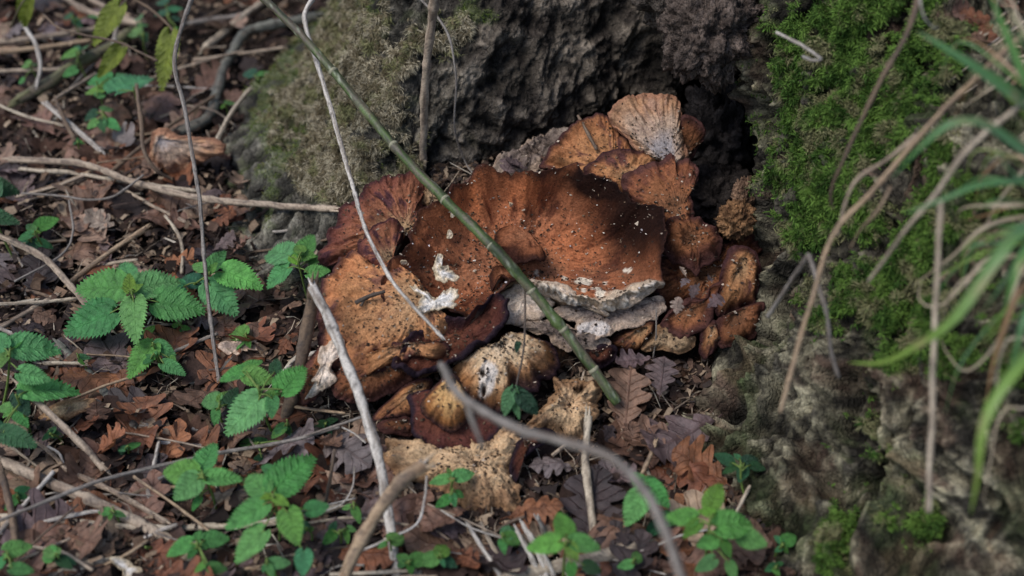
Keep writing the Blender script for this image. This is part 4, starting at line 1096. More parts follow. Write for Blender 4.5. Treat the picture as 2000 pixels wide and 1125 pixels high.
while cnt < 190 and tries < 6000:
    tries += 1
    u = random.random()
    if u < .74: x, y = rnd(-40, 660), rnd(-60, 1150)
    else: x, y = rnd(640, 1420), rnd(800, 1160)
    if on_fungus(x, y): continue
    if 420 < x < 900 and y < 560 and y < 560: 
        if x > 480 + max(0, y - 440) * .8: continue
    b = PG(x, y, rnd(.004, .012))
    if in_tree(b): continue
    L = rnd(.05, .095); a = rnd(0, 6.283)
    q = b + np.array((math.cos(a) * L, math.sin(a) * L, 0)); q[2] = float(gh(q[0], q[1])) + rnd(.004, .022)
    if in_tree(q): continue
    c = random.choices(['brown', 'rust', 'mauve', 'dark', 'tan', 'grey', 'orange'], [32, 24, 10, 14, 13, 4, 5])[0]
    put_oak(b, q, c, f'{names[c]} fallen oak leaf lying by {by((b + q) / 2)}', 'oak leaves of the litter')
    cnt += 1
# leaves on the right root mound
for (x, y) in [(1945,40),(1985,80),(1905,60),(1960,120),(1990,20),(1935,340),(1980,420),(1890,330),(1960,470),(1900,10)]:
    b = PS(x, y, .004); q = PS(x + rnd(-45, 45), y + rnd(-45, 45) + 8, .008)
    d = q - b; q = b + d / (np.linalg.norm(d) + 1e-6) * rnd(.03, .05)
    put_oak(b, q, random.choice(['brown', 'rust', 'mauve']), 'withered leaf caught in the dead grass on the mossy right buttress', 'leaves in the dead grass', nh=(0, -.7, .7))
# small leaves behind the funnel cap at the trunk foot
for (b, q, c) in [((985,345),(1005,300),'mauve'),((1030,330),(985,318),'mauve'),((960,350),(925,345),'grey'),((1060,340),(1020,345),'grey'),((900,360),(935,340),'brown'),((1105,310),(1060,330),'brown')]:
    B = PZ(*b, .135); Q = PZ(*q, .145)
    put_oak(B, Q, c, 'small leaf lodged between the funnel cap and the trunk foot', 'leaves lodged behind the funnel cap')
# leaf scraps caught on the right brackets
for (x, y) in [(1300,500),(1365,555),(1350,585),(1392,545),(1320,615),(1382,600),(1405,520),(1340,540),(1330,560)]:
    B = PZ(x, y, .125); a = rnd(0, 6.28); L = rnd(.012, .022)
    Q = B + np.array((math.cos(a) * L, math.sin(a) * L, rnd(-.004, .008)))
    put_oak(B, Q, random.choice(['grey', 'pale', 'dark', 'mauve']), 'leaf scrap caught between the brackets by the right buttress', 'leaf scraps on the brackets')

# old rotted leaves under the litter, one mass
def leaf_mass(name, n, sampler, cols, smin, smax, label):
    Vs, Qs, Cs, off = [], [], [], 0
    raw = [oak_mesh(100 + s, 0) for s in range(8)]
    for i in range(n):
        s = sampler()
        if s is None: continue
        v, q, t, u = raw[random.randrange(8)]
        L = rnd(smin, smax); a = rnd(0, 6.283)
        d = np.array((math.cos(a) * L, math.sin(a) * L, rnd(-.15, .15) * L))
        M = np.array(leaf_matrix(s, s + d, (rnd(-.5, .5), rnd(-.5, .5), 1), rnd(.7, 1.2)))
        V = v @ M[:3, :3].T + M[:3, 3]
        Vs.append(V); Qs.append(q + off); off += len(V)
        c = np.array(cols[random.randrange(len(cols))]) * rnd(.6, 1.2)
        Cs.append(np.tile(c, (len(V), 1)))
    V = np.vstack(Vs); C = np.vstack(Cs)
    C = C * (1 + .5 * fbm(V * 70, 3, 5))[:, None]
    return tag(link(name, mesh_np(name, V, np.vstack(Qs), col=np.clip(C, 0, 1), mat=M_BITS)), label, 'leaf litter', None, 'stuff')
def samp():
    for _ in range(30):
        if random.random() < .75: x, y = rnd(-120, 680), rnd(-120, 1220)
        else: x, y = rnd(640, 1500), rnd(780, 1220)
        if 770 < x < 1160 and y < 930: continue
        b = PG(x, y, rnd(-.001, .006))
        if not in_tree(b): return b
    return None
leaf_mass('leaf_litter', 700, samp, [(.034,.022,.018),(.052,.032,.026),(.024,.017,.015),(.066,.036,.025),(.042,.032,.030)], .03, .075, 'dark rotting leaf layer covering the soil left of the tree')

# crumbs of bark, leaf and stalk, one mass
def bits(name, n, sampler, label, smin=.002, smax=.009, cols=None, aspect=(1, 3.5), flat=.35):
    r = np.random.default_rng(len(name) + n)
    B = []
    while len(B) < n:
        s = sampler()
        if s is not None: B.append(s)
    B = np.array(B)
    a = r.uniform(0, 6.283, n); el = r.normal(0, flat, n)
    d = np.stack([np.cos(a) * np.cos(el), np.sin(a) * np.cos(el), np.sin(el)], 1)
    up = nrm(np.stack([r.normal(0, flat, n), r.normal(0, flat, n), np.ones(n)], 1))
    s_ = nrm(np.cross(d, up)); u_ = np.cross(s_, d)
    L = (smin * (smax / smin) ** r.random(n))[:, None]
    W = L / r.uniform(aspect[0], aspect[1], n)[:, None]
    cv = r.uniform(-.5, .5, n)[:, None]
    j = lambda: r.uniform(.6, 1.2, n)[:, None]
    V = np.stack([B - d * L * j() - s_ * W * j(), B - d * L * j() + s_ * W * j(), B + s_ * W * j() + u_ * L * cv, B - s_ * W * j() + u_ * L * cv,
                  B + d * L * j() + s_ * W * j() * .8, B + d * L * j() - s_ * W * j() * .8], 1).reshape(-1, 3)
    k = np.arange(n)[:, None] * 6
    q = np.vstack([k + np.array([[0, 1, 2, 3]]), k + np.array([[3, 2, 4, 5]])])
    ci = r.integers(0, len(cols), n)
    c = np.array(cols)[ci] * r.uniform(.6, 1.25, n)[:, None]
    return tag(link(name, mesh_np(name, V, q, col=np.repeat(c, 6, 0), mat=M_BITS, smooth=False)), label, 'debris', None, 'stuff')
def samp2():
    if random.random() < .15:
        return PG(rnd(-60, 640), rnd(-60, 1150), rnd(.006, .02))
    return samp2b()
def samp2b():
    if random.random() < .06:
        return PG(rnd(840, 1110), rnd(270, 365), rnd(0, .005))
    x, y = (rnd(-120, 680), rnd(-120, 1220)) if random.random() < .6 else (rnd(620, 1560), rnd(700, 1220))
    b = PG(x, y, rnd(0, .006))
    return None if in_tree(b) else b
bits('litter_crumbs', 14000, samp2, 'crumbs of bark, leaf and soil scattered over the woodland floor', .0018, .010,
     [(.03,.02,.016),(.05,.033,.025),(.09,.055,.04),(.14,.09,.06),(.20,.14,.095),(.04,.03,.026),(.30,.22,.15)])
bits('straw_scraps', 3000, samp2, 'fine broken straw and stem scraps scattered over the woodland floor', .006, .03,
     [(.34,.27,.20),(.24,.18,.13),(.10,.075,.055),(.07,.05,.04),(.42,.36,.28),(.05,.035,.03)], (14, 45), .3)
# crumbs lying on the brackets
pool = np.vstack([FUNG[k][0] + FUNG[k][1] * .0008 for k in FUNG if k.startswith('bracket_mushroom')])
w_ = np.ones(len(pool)); 
def samp3():
    return pool[rng.integers(len(pool))]
bits('fungus_crumbs', 6500, samp3, 'dark and pale crumbs dusted over the brackets', .0005, .0022, [(.02,.015,.012),(.03,.02,.016),(.04,.026,.018),(.07,.045,.03),(.12,.08,.05),(.42,.34,.26)], (1, 2.5))
top2 = FUNG['bracket_mushroom2'][0]
def samp4():
    return top2[rng.integers(len(top2))] + FUNG['bracket_mushroom2'][1] * .001
bits('flesh_specks', 210, samp4, 'tiny white flesh specks sprinkled over the funnel cap', .0004, .0018, [(.62,.56,.48),(.5,.44,.38),(.55,.5,.5)], (1, 2))

# ------------------------------------------------------------------ stalks, twigs, sticks
SC = {'pale': ((.46,.38,.28),(.27,.21,.15)), 'straw': ((.40,.31,.225),(.20,.145,.105)), 'grey': ((.25,.22,.19),(.12,.10,.085)), 'brown': ((.17,.115,.075),(.08,.055,.04)),
      'bone': ((.52,.47,.41),(.28,.24,.20)), 'moss': ((.16,.15,.075),(.075,.07,.045)), 'dark': ((.085,.065,.05),(.045,.035,.03)), 'tan': ((.38,.27,.17),(.20,.13,.08)), 'greygreen': ((.16,.155,.125),(.07,.07,.06))}
def stalk_mesh(P_, R_, colr, nseg, rough, seed, step=.0028):
    P_ = np.asarray(P_, float)
    ln = np.linalg.norm(np.diff(P_, axis=0), axis=1).sum()
    n = int(np.clip(ln / step, 6, 170))
    Q = crom(P_, n)
    f = np.linspace(0, 1, n)
    Rv = np.interp(f, np.linspace(0, 1, len(R_)), R_) if np.ndim(R_) else np.full(n, R_)
    rng2 = np.random.default_rng(seed)
    wig = np.stack([fbm(np.stack([f * ln * 22 + seed, f * 0, f * 0 + k], 1), 2, seed + k) for k in range(3)], 1)
    Q = Q + wig * np.minimum(Rv.mean() * .30, .0012)
    for kn in np.arange(.03 + .02 * (seed % 3), ln, .055 + .01 * (seed % 4)):
        Rv = Rv * (1 + .16 * np.exp(-((f * ln - kn) / .0035) ** 2))
    Rv = Rv * (1 + .22 * fbm(np.stack([f * ln * 26, f * 0 + 4, f * 0 + seed], 1), 3, seed + 2))
    Rv = Rv * (1 + .08 * fbm(np.stack([f * ln * 90, f * 0, f * 0 + seed], 1), 2, seed))
    V, q, t = tube_np(Q, Rv, nseg, rough, seed)
    c0, c1 = SC[colr]
    fl = np.concatenate([np.repeat(f, nseg), [0, 1]])
    an = np.concatenate([np.tile(np.arange(nseg), n), [0, 0]]).astype(float)
    g = fbm(np.stack([fl * ln * 16, np.cos(an / nseg * 6.283) * 3.2, np.sin(an / nseg * 6.283) * 3.2 + seed], 1), 3, seed + 4)
    g2 = fbm(np.stack([fl * ln * 230, np.cos(an / nseg * 6.283) * 2, np.sin(an / nseg * 6.283) * 2 + seed], 1), 2, seed + 6)
    c = lerp(np.array(c1), np.array(c0), S(.66 + g * 1.5 + .6 * g2)[:, None])
    peel = fbm(np.stack([fl * ln * 22, np.cos(an / nseg * 6.283) * .8, np.sin(an / nseg * 6.283) * .8 + seed * 5], 1), 3, seed + 12)
    c = lerp(c, np.array((.13,.095,.072)), (.65 * sst(.18, .34, peel))[:, None])
    spt = fbm(np.stack([fl * ln * 130, np.cos(an / nseg * 6.283) * 1.2, np.sin(an / nseg * 6.283) * 1.2 + seed * 3], 1), 2, seed + 8)
    c = lerp(c, np.array((.055,.045,.04)), (.7 * sst(.35, .55, spt))[:, None])
    return V, q, t, c
scount = [0]
def stalk(name, label, colr, pts3, R_, group=None, nseg=12, rough=.22, cat=None, nodes=()):
    scount[0] += 1
    V, q, t, c = stalk_mesh(pts3, R_, colr, nseg, rough, scount[0])
    base = np.array(pts3[-1], float)
    rb = float(np.mean(R_))
    if rb > .0022:      # splinters at the broken ends
        Pn = np.asarray(pts3, float)
        for e_, d_ in ((Pn[0], nrm(Pn[0] - Pn[1])), (Pn[-1], nrm(Pn[-1] - Pn[-2]))):
            for k_ in range(4):
                o_ = np.array([rnd(-1, 1) for _ in range(3)]) * rb * .6
                V2, q2, t2 = tube_np([e_ + o_ - d_ * rb * 2, e_ + o_ * 1.1 + d_ * rb * rnd(.5, 1.2), e_ + o_ * 1.3 + d_ * rb * rnd(1.2, 3.0)], [rb * .5, rb * .32, rb * .05], 5)
                q = np.vstack([q, q2 + len(V)]); t = np.vstack([t, t2 + len(V)]); V = np.vstack([V, V2])
                c = np.vstack([c, np.tile(np.array(SC[colr][0]) * rnd(.8, 1.15), (len(V2), 1))])
    o = link(name, mesh_np(name, V - base, q, t, col=np.clip(c, 0, 1), mat=M_WOOD), None, base)
    tag(o, label, cat or {'dry_stalk': 'stalk', 'twig': 'twig', 'stick': 'stick', 'branch': 'branch', 'straw': 'straw', 'tendril': 'tendril'}[name], group)
    return o
def gstalk(name, label, colr, reg, wpx, h0, h1, pts, group=None, taper=1.0, **k):
    n = len(pts)
    W = [PG(*reg(*p), h0 + (h1 - h0) * i / max(1, n - 1)) for i, p in enumerate(pts)]
    t = np.mean([proj(w)[2] for w in W])
    r = wpx / 2 * t / FPX
    return stalk(name, label, colr, W, [r, r * taper], group, **k)
# green stem across the fungus
A = PT(470, -45, 1.475); Bm = PZ(965, 485, .172); E = PZ(1206, 785, .050)
gp = [A, A + (Bm - A) * .3 + np.array((.003, 0, .005)), A + (Bm - A) * .7 + np.array((-.003, 0, -.003)), Bm, (Bm + E) / 2 + np.array((.002, 0, .004)), E]
SC['green'] = ((.080,.118,.036),(.032,.048,.018))
rootg = empty('green_stem', E)
tag(rootg, 'long green jointed plant stem leaning diagonally across the fungus', 'stem')
V, q, t, c = stalk_mesh(gp, [.0041, .0046, .0050, .0054, .0052], 'green', 14, .05, 901, .005)
fz = proj(V)[1]
c = lerp(c, np.array((.075,.052,.040)), (.75 * sst(300, -20, fz) * S(.6 + fbm(V * 60, 2, 3)))[:, None])
grm = fbm(V * 38, 3, 35)
c = lerp(c, np.array((.085,.075,.050)), (.75 * sst(.12, .5, grm))[:, None])
c = c * (1 + .35 * fbm(V * 16, 2, 36))[:, None]
flk = fbm(V * 420, 2, 31)
c = lerp(c, np.array((.26,.28,.20)), (.7 * sst(.5, .62, flk))[:, None])
M_GS = vcol_mat('green_stem_skin', .5, 500, .4, .4, 600, spec=.32, bdist=.0006)
link('stem', mesh_np('stem', V - E, q, t, col=c, mat=M_GS), rootg)
Gc = crom(gp, 200)
gxp, gyp, _ = proj(Gc)
for (nx_, ny_) in [(640,150),(775,277),(872,388),(962,482),(1035,572),(1098,648),(1160,725)]:
    i = int(np.argmin((gxp - nx_) ** 2 + (gyp - ny_) ** 2)); i = min(max(i, 2), 197)
    dd = nrm(Gc[i + 1] - Gc[i - 1])
    pp_ = [Gc[i] - dd * .0022, Gc[i] - dd * .0007, Gc[i] + dd * .0007, Gc[i] + dd * .0022]
    V, q, t = tube_np(pp_, [.0049, .0057, .0057, .0049], 14, .1, i)
    link('node_ring', mesh_np('node_ring', V - E, q, t, col=np.tile((.24,.225,.15), (len(V), 1)), mat=M_WOOD), rootg)
def tstalk(name, label, colr, wpx, pts, group=None, taper=1.0, **k):      # points: (px, py, distance)
    W = [PT(*p) for p in pts]
    r = wpx / 2 * np.mean([p[2] for p in pts]) / FPX
    return stalk(name, label, colr, W, [r, r * taper], group, **k)
tstalk('dry_stalk', 'thin whitish stalk curving down over the mossy root onto the orange bracket', 'bone', 11, [(640,-35,1.50),(600,15,1.49),(600,60,1.48),(640,190,1.46),(665,280,1.44),(685,350,1.40),(715,450,1.325),(760,540,1.275),(800,590,1.262),(860,655,1.258)], taper=.55)
W3 = PS(826, 318, .012)
stalk('dry_stalk', 'upright straw coloured stalk standing against the dark trunk', 'straw', [W3, (W3 + PT(852, -30, 1.33)) / 2 + np.array((-.004, 0, 0)), PT(852, -30, 1.33)], [.0043, .0052])
stalk('tendril', 'thin dark tendril hanging down the dark trunk', 'grey', [PS(815, -10, .040), PS(872, 60, .040), PS(890, 150, .040), PS(888, 250, .038), PS(908, 315, .034), PS(930, 345, .022)], [.0015, .0010])
gstalk('dry_stalk', 'long straight straw stalk ending at the plum streaked bracket', 'straw', ID, 13, .025, .055, [(20,312),(160,320),(260,355),(400,388),(550,402),(658,408)])
gstalk('dry_stalk', 'curved straw stalk passing under the leafy nettle pair', 'straw', ID, 13, .05, .012, [(-20,452),(80,500),(140,560),(200,630),(255,690)])
tstalk('twig', 'tall thin grey twig standing in the litter left of the root', 'grey', 9, [(380,-20,1.50),(341,112,1.48),(361,216,1.46),(388,380,1.43),(397,482,1.42),(405,571,1.405),(416,660,1.395),(428,745,1.375)], taper=.8)
AP = PT(612, 562, 1.27)
tstalk('dry_stalk', 'pale bent stalk leaning across the front left of the fungus', 'bone', 21, [(610,560,1.27),(650,640,1.255),(700,770,1.23),(730,860,1.215),(752,960,1.20),(778,1150,1.165)], taper=.9)
tstalk('dry_stalk', 'broken dark half of the bent pale stalk standing behind the nettle', 'brown', 24, [(612,563,1.278),(600,640,1.30),(578,750,1.315),(548,850,1.325)])
tstalk('dry_stalk', 'splintered brown stalk rising out of the litter beside the bent pale stalk', 'tan', 26, [(832,905,1.09),(785,938,1.10),(735,1005,1.11),(695,1078,1.12),(660,1160,1.13)], taper=1.05)
for (dx_, dy_) in [(838,895),(852,912),(822,898)]:
    tstalk('straw', 'splinter at the broken end of the brown stalk', 'bone', 7, [(800,928,1.095),(818,912,1.09),(dx_,dy_,1.085)], 'splinters of the brown stalk', taper=.4)
tstalk('twig', 'grey twig arching blurred over the pale sheet and the leaves in front', 'grey', 17, [(862,712,.99),(885,755,.94),(920,790,.915),(1010,838,.895),(1100,862,.885),(1200,900,.87),(1262,965,.86),(1300,1040,.85),(1345,1160,.84)], taper=1.1)
tstalk('twig', 'short side shoot of the blurred arching twig', 'grey', 12, [(912,788,.918),(925,830,.92),(942,872,.925)], taper=.6)
L_ = [('dry_stalk','thick pale stalk slanting through the lower nettles and leaves','straw',Z3,60/2.777,.03,.012,[(-40,485),(350,650),(700,810),(940,945)]),
 ('dry_stalk','long pale stalk lying level beneath the thick slanting one','pale',Z3,13,.012,.02,[(-20,800),(300,820),(600,850),(900,865),(1200,855),(1450,840),(1700,790),(1840,745)]),
 ('twig','long thin grey stem crossing over the thick pale stalk','grey',Z3,7.5,.05,.035,[(-20,830),(400,660),(600,590),(850,530),(1200,455),(1550,395),(1840,315)]),
 ('dry_stalk','mottled straw stalk pointing from the left nettle to the grey stem','straw',Z3,14,.06,.015,[(100,80),(300,270),(450,420),(565,550)]),
 ('dry_stalk','narrow straw stalk parallel to the thick slanting one','straw',Z3,11,.015,.015,[(330,535),(600,660),(780,760),(905,838)]),
 ('dry_stalk','thin tan stalk running down to the low nettle clump','tan',Z3,6,.03,.015,[(725,585),(950,740),(1140,885),(1270,1010)]),
 ('stick','bark covered stick lying under the leafy nettle','greygreen',Z2,18,.012,.010,[(320,940),(410,1020),(480,1090),(600,1230),(735,1390)]),
 ('stick','short grey stick with bark near the low nettle','grey',Z3,13,.01,.01,[(790,312),(900,325),(1110,335)]),
 ('dry_stalk','short bleached straw lying level above the low nettle','bone',Z3,8,.012,.012,[(868,400),(980,408),(1105,420)]),
 ('dry_stalk','bleached split straw standing below the short level one','bone',Z3,8,.02,.01,[(862,395),(830,540),(798,640),(838,760),(875,830)]),
 ('stick','brown rounded stick at the foot of the low nettles','tan',Z3,17,.01,.01,[(1180,1130),(1380,1090),(1590,1055)]),
 ('dry_stalk','broad pale stalk piece beside the bluish lichen scrap','pale',Z3,20,.012,.012,[(290,1130),(420,1080),(565,1035)]),
 ('dry_stalk','weathered stalk rising beside the thick slanting one','brown',Z3,15,.05,.01,[(0,540),(50,720),(85,920),(100,1010)]),
 ('dry_stalk','thin bleached stalk crossing the thick slanting one','bone',Z3,9,.035,.02,[(292,558),(130,740),(0,880),(-30,910)]),
 ('twig','fine dark twig lying over the big brown leaf','brown',Z3,4.5,.03,.02,[(425,735),(200,930),(70,1060)]),
 ('dry_stalk','tan straw slanting behind the leafy nettle','tan',Z2,10,.012,.03,[(380,600),(500,505),(600,430),(805,295)]),
 ('dry_stalk','straw stalk lying behind the curved one at the nettle','straw',Z2,10,.01,.015,[(-20,860),(180,740),(300,670)]),
 ('dry_stalk','thin level straw under the left nettle leaves','pale',Z2,7,.02,.02,[(-20,715),(250,700),(515,675)]),
 ('dry_stalk','short arched straw among leaves behind the nettles','pale',Z2,6.5,.02,.01,[(905,225),(980,330),(1002,430),(1000,545)]),
 ('twig','fine looping tendril over the dark litter','grey',Z2,4.5,.03,.03,[(380,145),(400,320),(330,450),(80,590)]),
 ('twig','fine bent tendril at the small nettle','grey',Z2,4.5,.02,.01,[(60,380),(100,460),(152,570),(140,665)]),
 ('dry_stalk','thin straw crossing behind the small nettle','straw',Z2,6,.02,.02,[(90,125),(300,70),(490,-5)]),
 ('dry_stalk','short straw split in two above the nettles','straw',Z2,7,.015,.015,[(655,70),(830,170),(1025,265)]),
 ('twig','fine grey twig bowed behind the pinkish leaf','grey',Z2,4.5,.03,.05,[(120,105),(330,120),(470,140),(600,130),(690,80),(790,5)]),
 ('stick','thick mossy stick with a pale broken end in the far litter','moss',Z1,21,.02,.03,[(110,575),(300,470),(430,380),(640,270),(740,195)]),
 ('branch','dark knobbly branch bent around toward the mossy root','greygreen',Z1,20,.012,.03,[(1020,770),(1180,700),(1240,600),(1290,400),(1340,310),(1420,190),(1550,150),(1830,95)]),
 ('dry_stalk','weathered stalk hooking down past the mossy stick','bone',Z1,8,.08,.03,[(130,130),(210,270),(232,400),(212,490)]),
 ('stick','pale barked stick piece behind the dark bent branch','pale',Z1,14,.02,.015,[(1510,20),(1340,150),(1190,275)]),
 ('dry_stalk','pale stalk slanting behind the yellowing leaves','straw',Z1,12,.02,.02,[(360,-20),(540,80),(800,140)]),
 ('dry_stalk','straw stalk lying at the back behind the nettle seedlings','straw',Z1,11,.015,.015,[(-20,245),(300,205),(560,165)]),
 ('dry_stalk','dull stalk lying just in front of the back straw','tan',Z1,9,.015,.015,[(-20,305),(250,272),(520,235)]),
 ('dry_stalk','level straw reaching to the mossy stick','straw',Z1,7,.02,.02,[(-20,412),(200,405),(400,398)]),
 ('dry_stalk','pale flat straw slanting down to the tan fluted piece','bone',Z1,10,.03,.015,[(265,600),(430,740),(585,875)]),
 ('twig','brown twig forked off above the flat straw','brown',Z1,8,.05,.02,[(318,570),(370,690),(430,800)]),
 ('twig','thin straight twig reaching from the fork to the nettle','straw',Z1,7,.05,.03,[(318,572),(430,505),(555,425)]),
 ('twig','straight brown twig passing behind the tan fluted piece','brown',Z1,8,.02,.03,[(640,995),(840,830),(1050,680),(1235,555)]),
 ('dry_stalk','short pale stalk leaning at the root left side','pale',Z1,9,.03,.04,[(1250,820),(1340,650),(1445,515)]),
 ('dry_stalk','dark dead stem standing left of the tan fluted piece','brown',Z1,8,.10,.02,[(790,500),(815,700),(830,860),(900,980),(1000,1040)]),
 ('twig','thin budded twig hanging below the yellowing leaves','brown',Z1,4.5,.16,.13,[(250,85),(350,165),(500,205),(700,248),(800,298),(910,352)]),
 ('twig','thin brown twig curving down from the back','brown',Z1,5,.16,.13,[(740,-20),(860,45),(960,130),(1015,195)]),
 ('dry_stalk','second straw beside the long straight one','pale',Z1,8,.02,.02,[(120,978),(400,998),(660,1040),(1130,1105)]),
 ('dry_stalk','thin straw slanting left of the drifted leaves','tan',Z1,6,.015,.02,[(170,1115),(350,1060),(545,982)]),
 ('dry_stalk','short upright pale straw behind the drooping leaves','bone',Z1,8,.08,.05,[(695,60),(675,160),(658,250)]),
 ('dry_stalk','far straw lying level behind the dark bent branch','grey',Z1,9,.02,.02,[(1090,135),(1250,110),(1420,85)]),
 ('dry_stalk','far straw lying under the dark bent branch','straw',Z1,6,.02,.02,[(1130,345),(1400,310),(1640,275)]),
 ('dry_stalk','far pale straw along the back of the litter','straw',Z1,10,.02,.02,[(520,-10),(660,70),(800,135)]),
 ('dry_stalk','short cut straw in front of the pale sheet','bone',Z5,9,.012,.012,[(738,888),(810,1010),(890,1130)]),
 ('dry_stalk','second short cut straw in front of the pale sheet','pale',Z5,9,.012,.012,[(798,895),(860,1010),(920,1130)]),
 ('stick','pale split log lying at the foot of the soft nettle','pale',Z5,28,.012,.016,[(900,1140),(1250,1058),(1470,1005)]),
 ('dry_stalk','short straw end beside the grey leaf','straw',Z5,8,.015,.02,[(1110,600),(1175,548)]),
 ('twig','wispy grey stem reaching the white torn flesh','grey',Z5,5,.035,.05,[(-10,530),(130,485),(280,432)]),
 ('twig','fine pale thread under the white torn flesh','bone',Z5,3.5,.03,.03,[(195,478),(250,505),(300,545)]),
 ('twig','fine brown stem standing in the soil by the bent pale stalk','brown',Z5,7,.02,.06,[(125,805),(145,690),(165,575)]),
 ('straw','curly straw looping beside the splintered brown stalk','bone',Z5,5,.03,.05,[(250,1030),(400,960),(520,900),(555,790),(565,690)]),
 ('straw','thin pale straw arching left of the splintered stalk','bone',Z5,3.5,.03,.03,[(60,860),(190,815),(240,740),(250,650)]),
 ('twig','fine white root thread at the soft nettle beside the log','bone',ZL,5,.02,.03,[(165,1012),(270,970),(370,930),(490,905)]),
]
for nm, lb, cc, rg, w, h0, h1, pts in L_:
    gstalk(nm, lb, cc, rg, w, h0, h1, pts)
stalk('dry_stalk', 'upright pale straw standing right of the pale sheet', 'pale', [PG(*Z5(1297, 985), .005), PG(*Z5(1275, 800), .025), PG(*Z5(1255, 600), .04), PG(*Z5(1268, 430), .05)], [.0040, .0038])
for (a, b) in [((955,925),(1060,1140)),((985,905),(1090,1140)),((1045,870),(1075,960)),((1010,940),(1120,1130))]:
    gstalk('straw', 'split pale straw end frayed at the left of the soft nettle', 'bone', Z5, 9, .04, .01, [a, ((a[0] + b[0]) / 2 + 8, (a[1] + b[1]) / 2), b], 'frayed straw ends', taper=1.2)
stalk('tendril', 'thin purple stem hanging over the pale cream bracket', 'dark', [PZ(1025, 565, .135), PZ(1025, 650, .122), PZ(1020, 700, .116), PZ(1010, 745, .106), PZ(1003, 785, .090)], [.0011, .0009])
# random thin stalks
for i in range(75):
    for _ in range(20):
        x, y = (rnd(-40, 560), rnd(-60, 1130)) if i < 62 else (rnd(620, 1350), rnd(960, 1130))
        b = PG(x, y, rnd(.006, .025))
        if not in_tree(b) and not on_fungus(x, y): break
    else: continue
    a = rnd(-.6, .6) + (math.pi if random.random() < .5 else 0) + (rnd(-1, 1) if random.random() < .3 else 0)
    L = rnd(.05, .16) * (1.3 if y < 300 else .8)
    e = b + np.array((math.cos(a) * L, math.sin(a) * L, 0)); e[2] = float(gh(e[0], e[1])) + rnd(.004, .03)
    if in_tree(e): continue
    m = (b + e) / 2 + np.array((rnd(-.008, .008), rnd(-.008, .008), rnd(-.002, .006)))
    sc_ = random.choice(['straw', 'pale', 'grey', 'brown', 'bone', 'tan'])
    stalk('straw', f"slender {dict(straw='straw yellow', pale='pale', grey='grey', brown='brown', bone='bleached', tan='tan')[sc_]} straw lying by {by(m)}", sc_, [b, m, e], rnd(.0008, .0024), 'dry straws strewn over the litter', nseg=6)

# twigs and sticks lying on brackets
stalk('twig', 'small mossy twig lying on the dirty orange bracket', 'dark', [PZ(*ZB(450, 225), .121), PZ(*ZB(560, 165), .126), PZ(*ZB(700, 125), .129)], [.0022, .0016])
stalk('twig', 'forked black twig lying on the dirty orange bracket', 'dark', [PZ(*ZB(500, 250), .119), PZ(*ZB(540, 190), .123), PZ(*ZB(700, 135), .127)], [.0014, .0010])
stalk('twig', 'short brown stick stuck to the orange streaked fan', 'brown', [PZ(1129, 226, .192), PZ(1146, 258, .186), PZ(1166, 292, .172)], [.0018, .0020])
stalk('tendril', 'fine straw thread standing in front of the orange lumpy bracket', 'grey', [PZ(1282, 605, .10), PZ(1281, 660, .07), PZ(1275, 700, .045)], [.0008, .0008], nseg=6)

# ------------------------------------------------------------------ nettles
GR = {'a': (.112,.345,.092), 'b': (.090,.300,.100), 'y': (.20,.40,.060), 'd': (.034,.120,.050), 'v': (.135,.345,.070), 'o': (.20,.24,.030)}
STEM_M = vcol_mat('green_stalk', .6, 300, .2, .2, 400)
def nettle(label, reg, leaves, top, h, group=None, col='a', foot=None, name='nettle_plant', cat='plant', sr=.0013, tcol=(.13,.19,.045)):
    """leaves: (base, tip, rise of tip, mesh, colour)"""
    tp = reg(*top)
    topw = PG(tp[0], tp[1], h)
    ft = PG(*reg(*foot), 0) if foot else np.array((topw[0] + rnd(-.006, .006), topw[1] + .012, 0))
    ft[2] = float(gh(ft[0], ft[1])) - .002
    root = empty(name, ft)
    tag(root, label, cat, group)
    mid = (topw + ft) / 2 + np.array((rnd(-.004, .004), .002, 0))
    V, q, t = tube_np(crom([ft, mid, topw], 12), np.linspace(sr * 1.2, sr * .8, 12), 7)
    link('stem', mesh_np('stem', V - ft, q, t, col=np.tile(tcol, (len(V), 1)), mat=STEM_M), root)
    for lf in leaves:
        b, tpx = lf[0], lf[1]
        dh = lf[2] if len(lf) > 2 else 0.0
        cc = lf[3] if len(lf) > 3 else col
        hb = h - (.012 if len(lf) <= 4 else lf[4])
        B = PG(*reg(*b), hb)
        Q = PG(*reg(*tpx), hb + dh)
        o = link('leaf', random.choice(NET), root)
        M = leaf_matrix(B, Q, (rnd(-.25, .25), rnd(-.75, -.15), 1), rnd(.92, 1.12))
        M.translation = M.translation - Vector(ft)
        o.matrix_local = M
        g = GR[cc]; f = rnd(.85, 1.15)
        f *= rnd(.85, 1.15); yl = rnd(.85, 1.35)
        o.color = (g[0] * f * yl, g[1] * f, g[2] * f * rnd(.7, 1.3), 1)
        # leaf stalk
        fr = ft + (topw - ft) * np.clip((B[2] - ft[2] + .004) / max(.01, topw[2] - ft[2]), .15, 1)
        if np.linalg.norm(B - fr) > .004:
            V, q, t = tube_np(crom([fr, (fr + B) / 2 + np.array((0, 0, .002)), B + (Q - B) * .04], 7), np.linspace(sr * .7, sr * .5, 7), 5)
            link('leaf_stalk', mesh_np('leaf_stalk', V - ft, q, t, col=np.tile(tcol, (len(V), 1)), mat=STEM_M), root)
    return root
nettle('bushiest nettle with broad spreading leaves over the curved straw stalk', Z2,
  [((715,600),(660,462),.0),((675,625),(400,622),-.006),((755,630),(990,562),-.004),((735,695),(738,918),-.012),((615,760),(330,868),-.015,'b',.025),((862,702),(1128,738),-.012,'b',.02),((712,645),(708,535),.01,'y',.004),((735,640),(780,600),.006,'y',.004)], (722,640), .085)
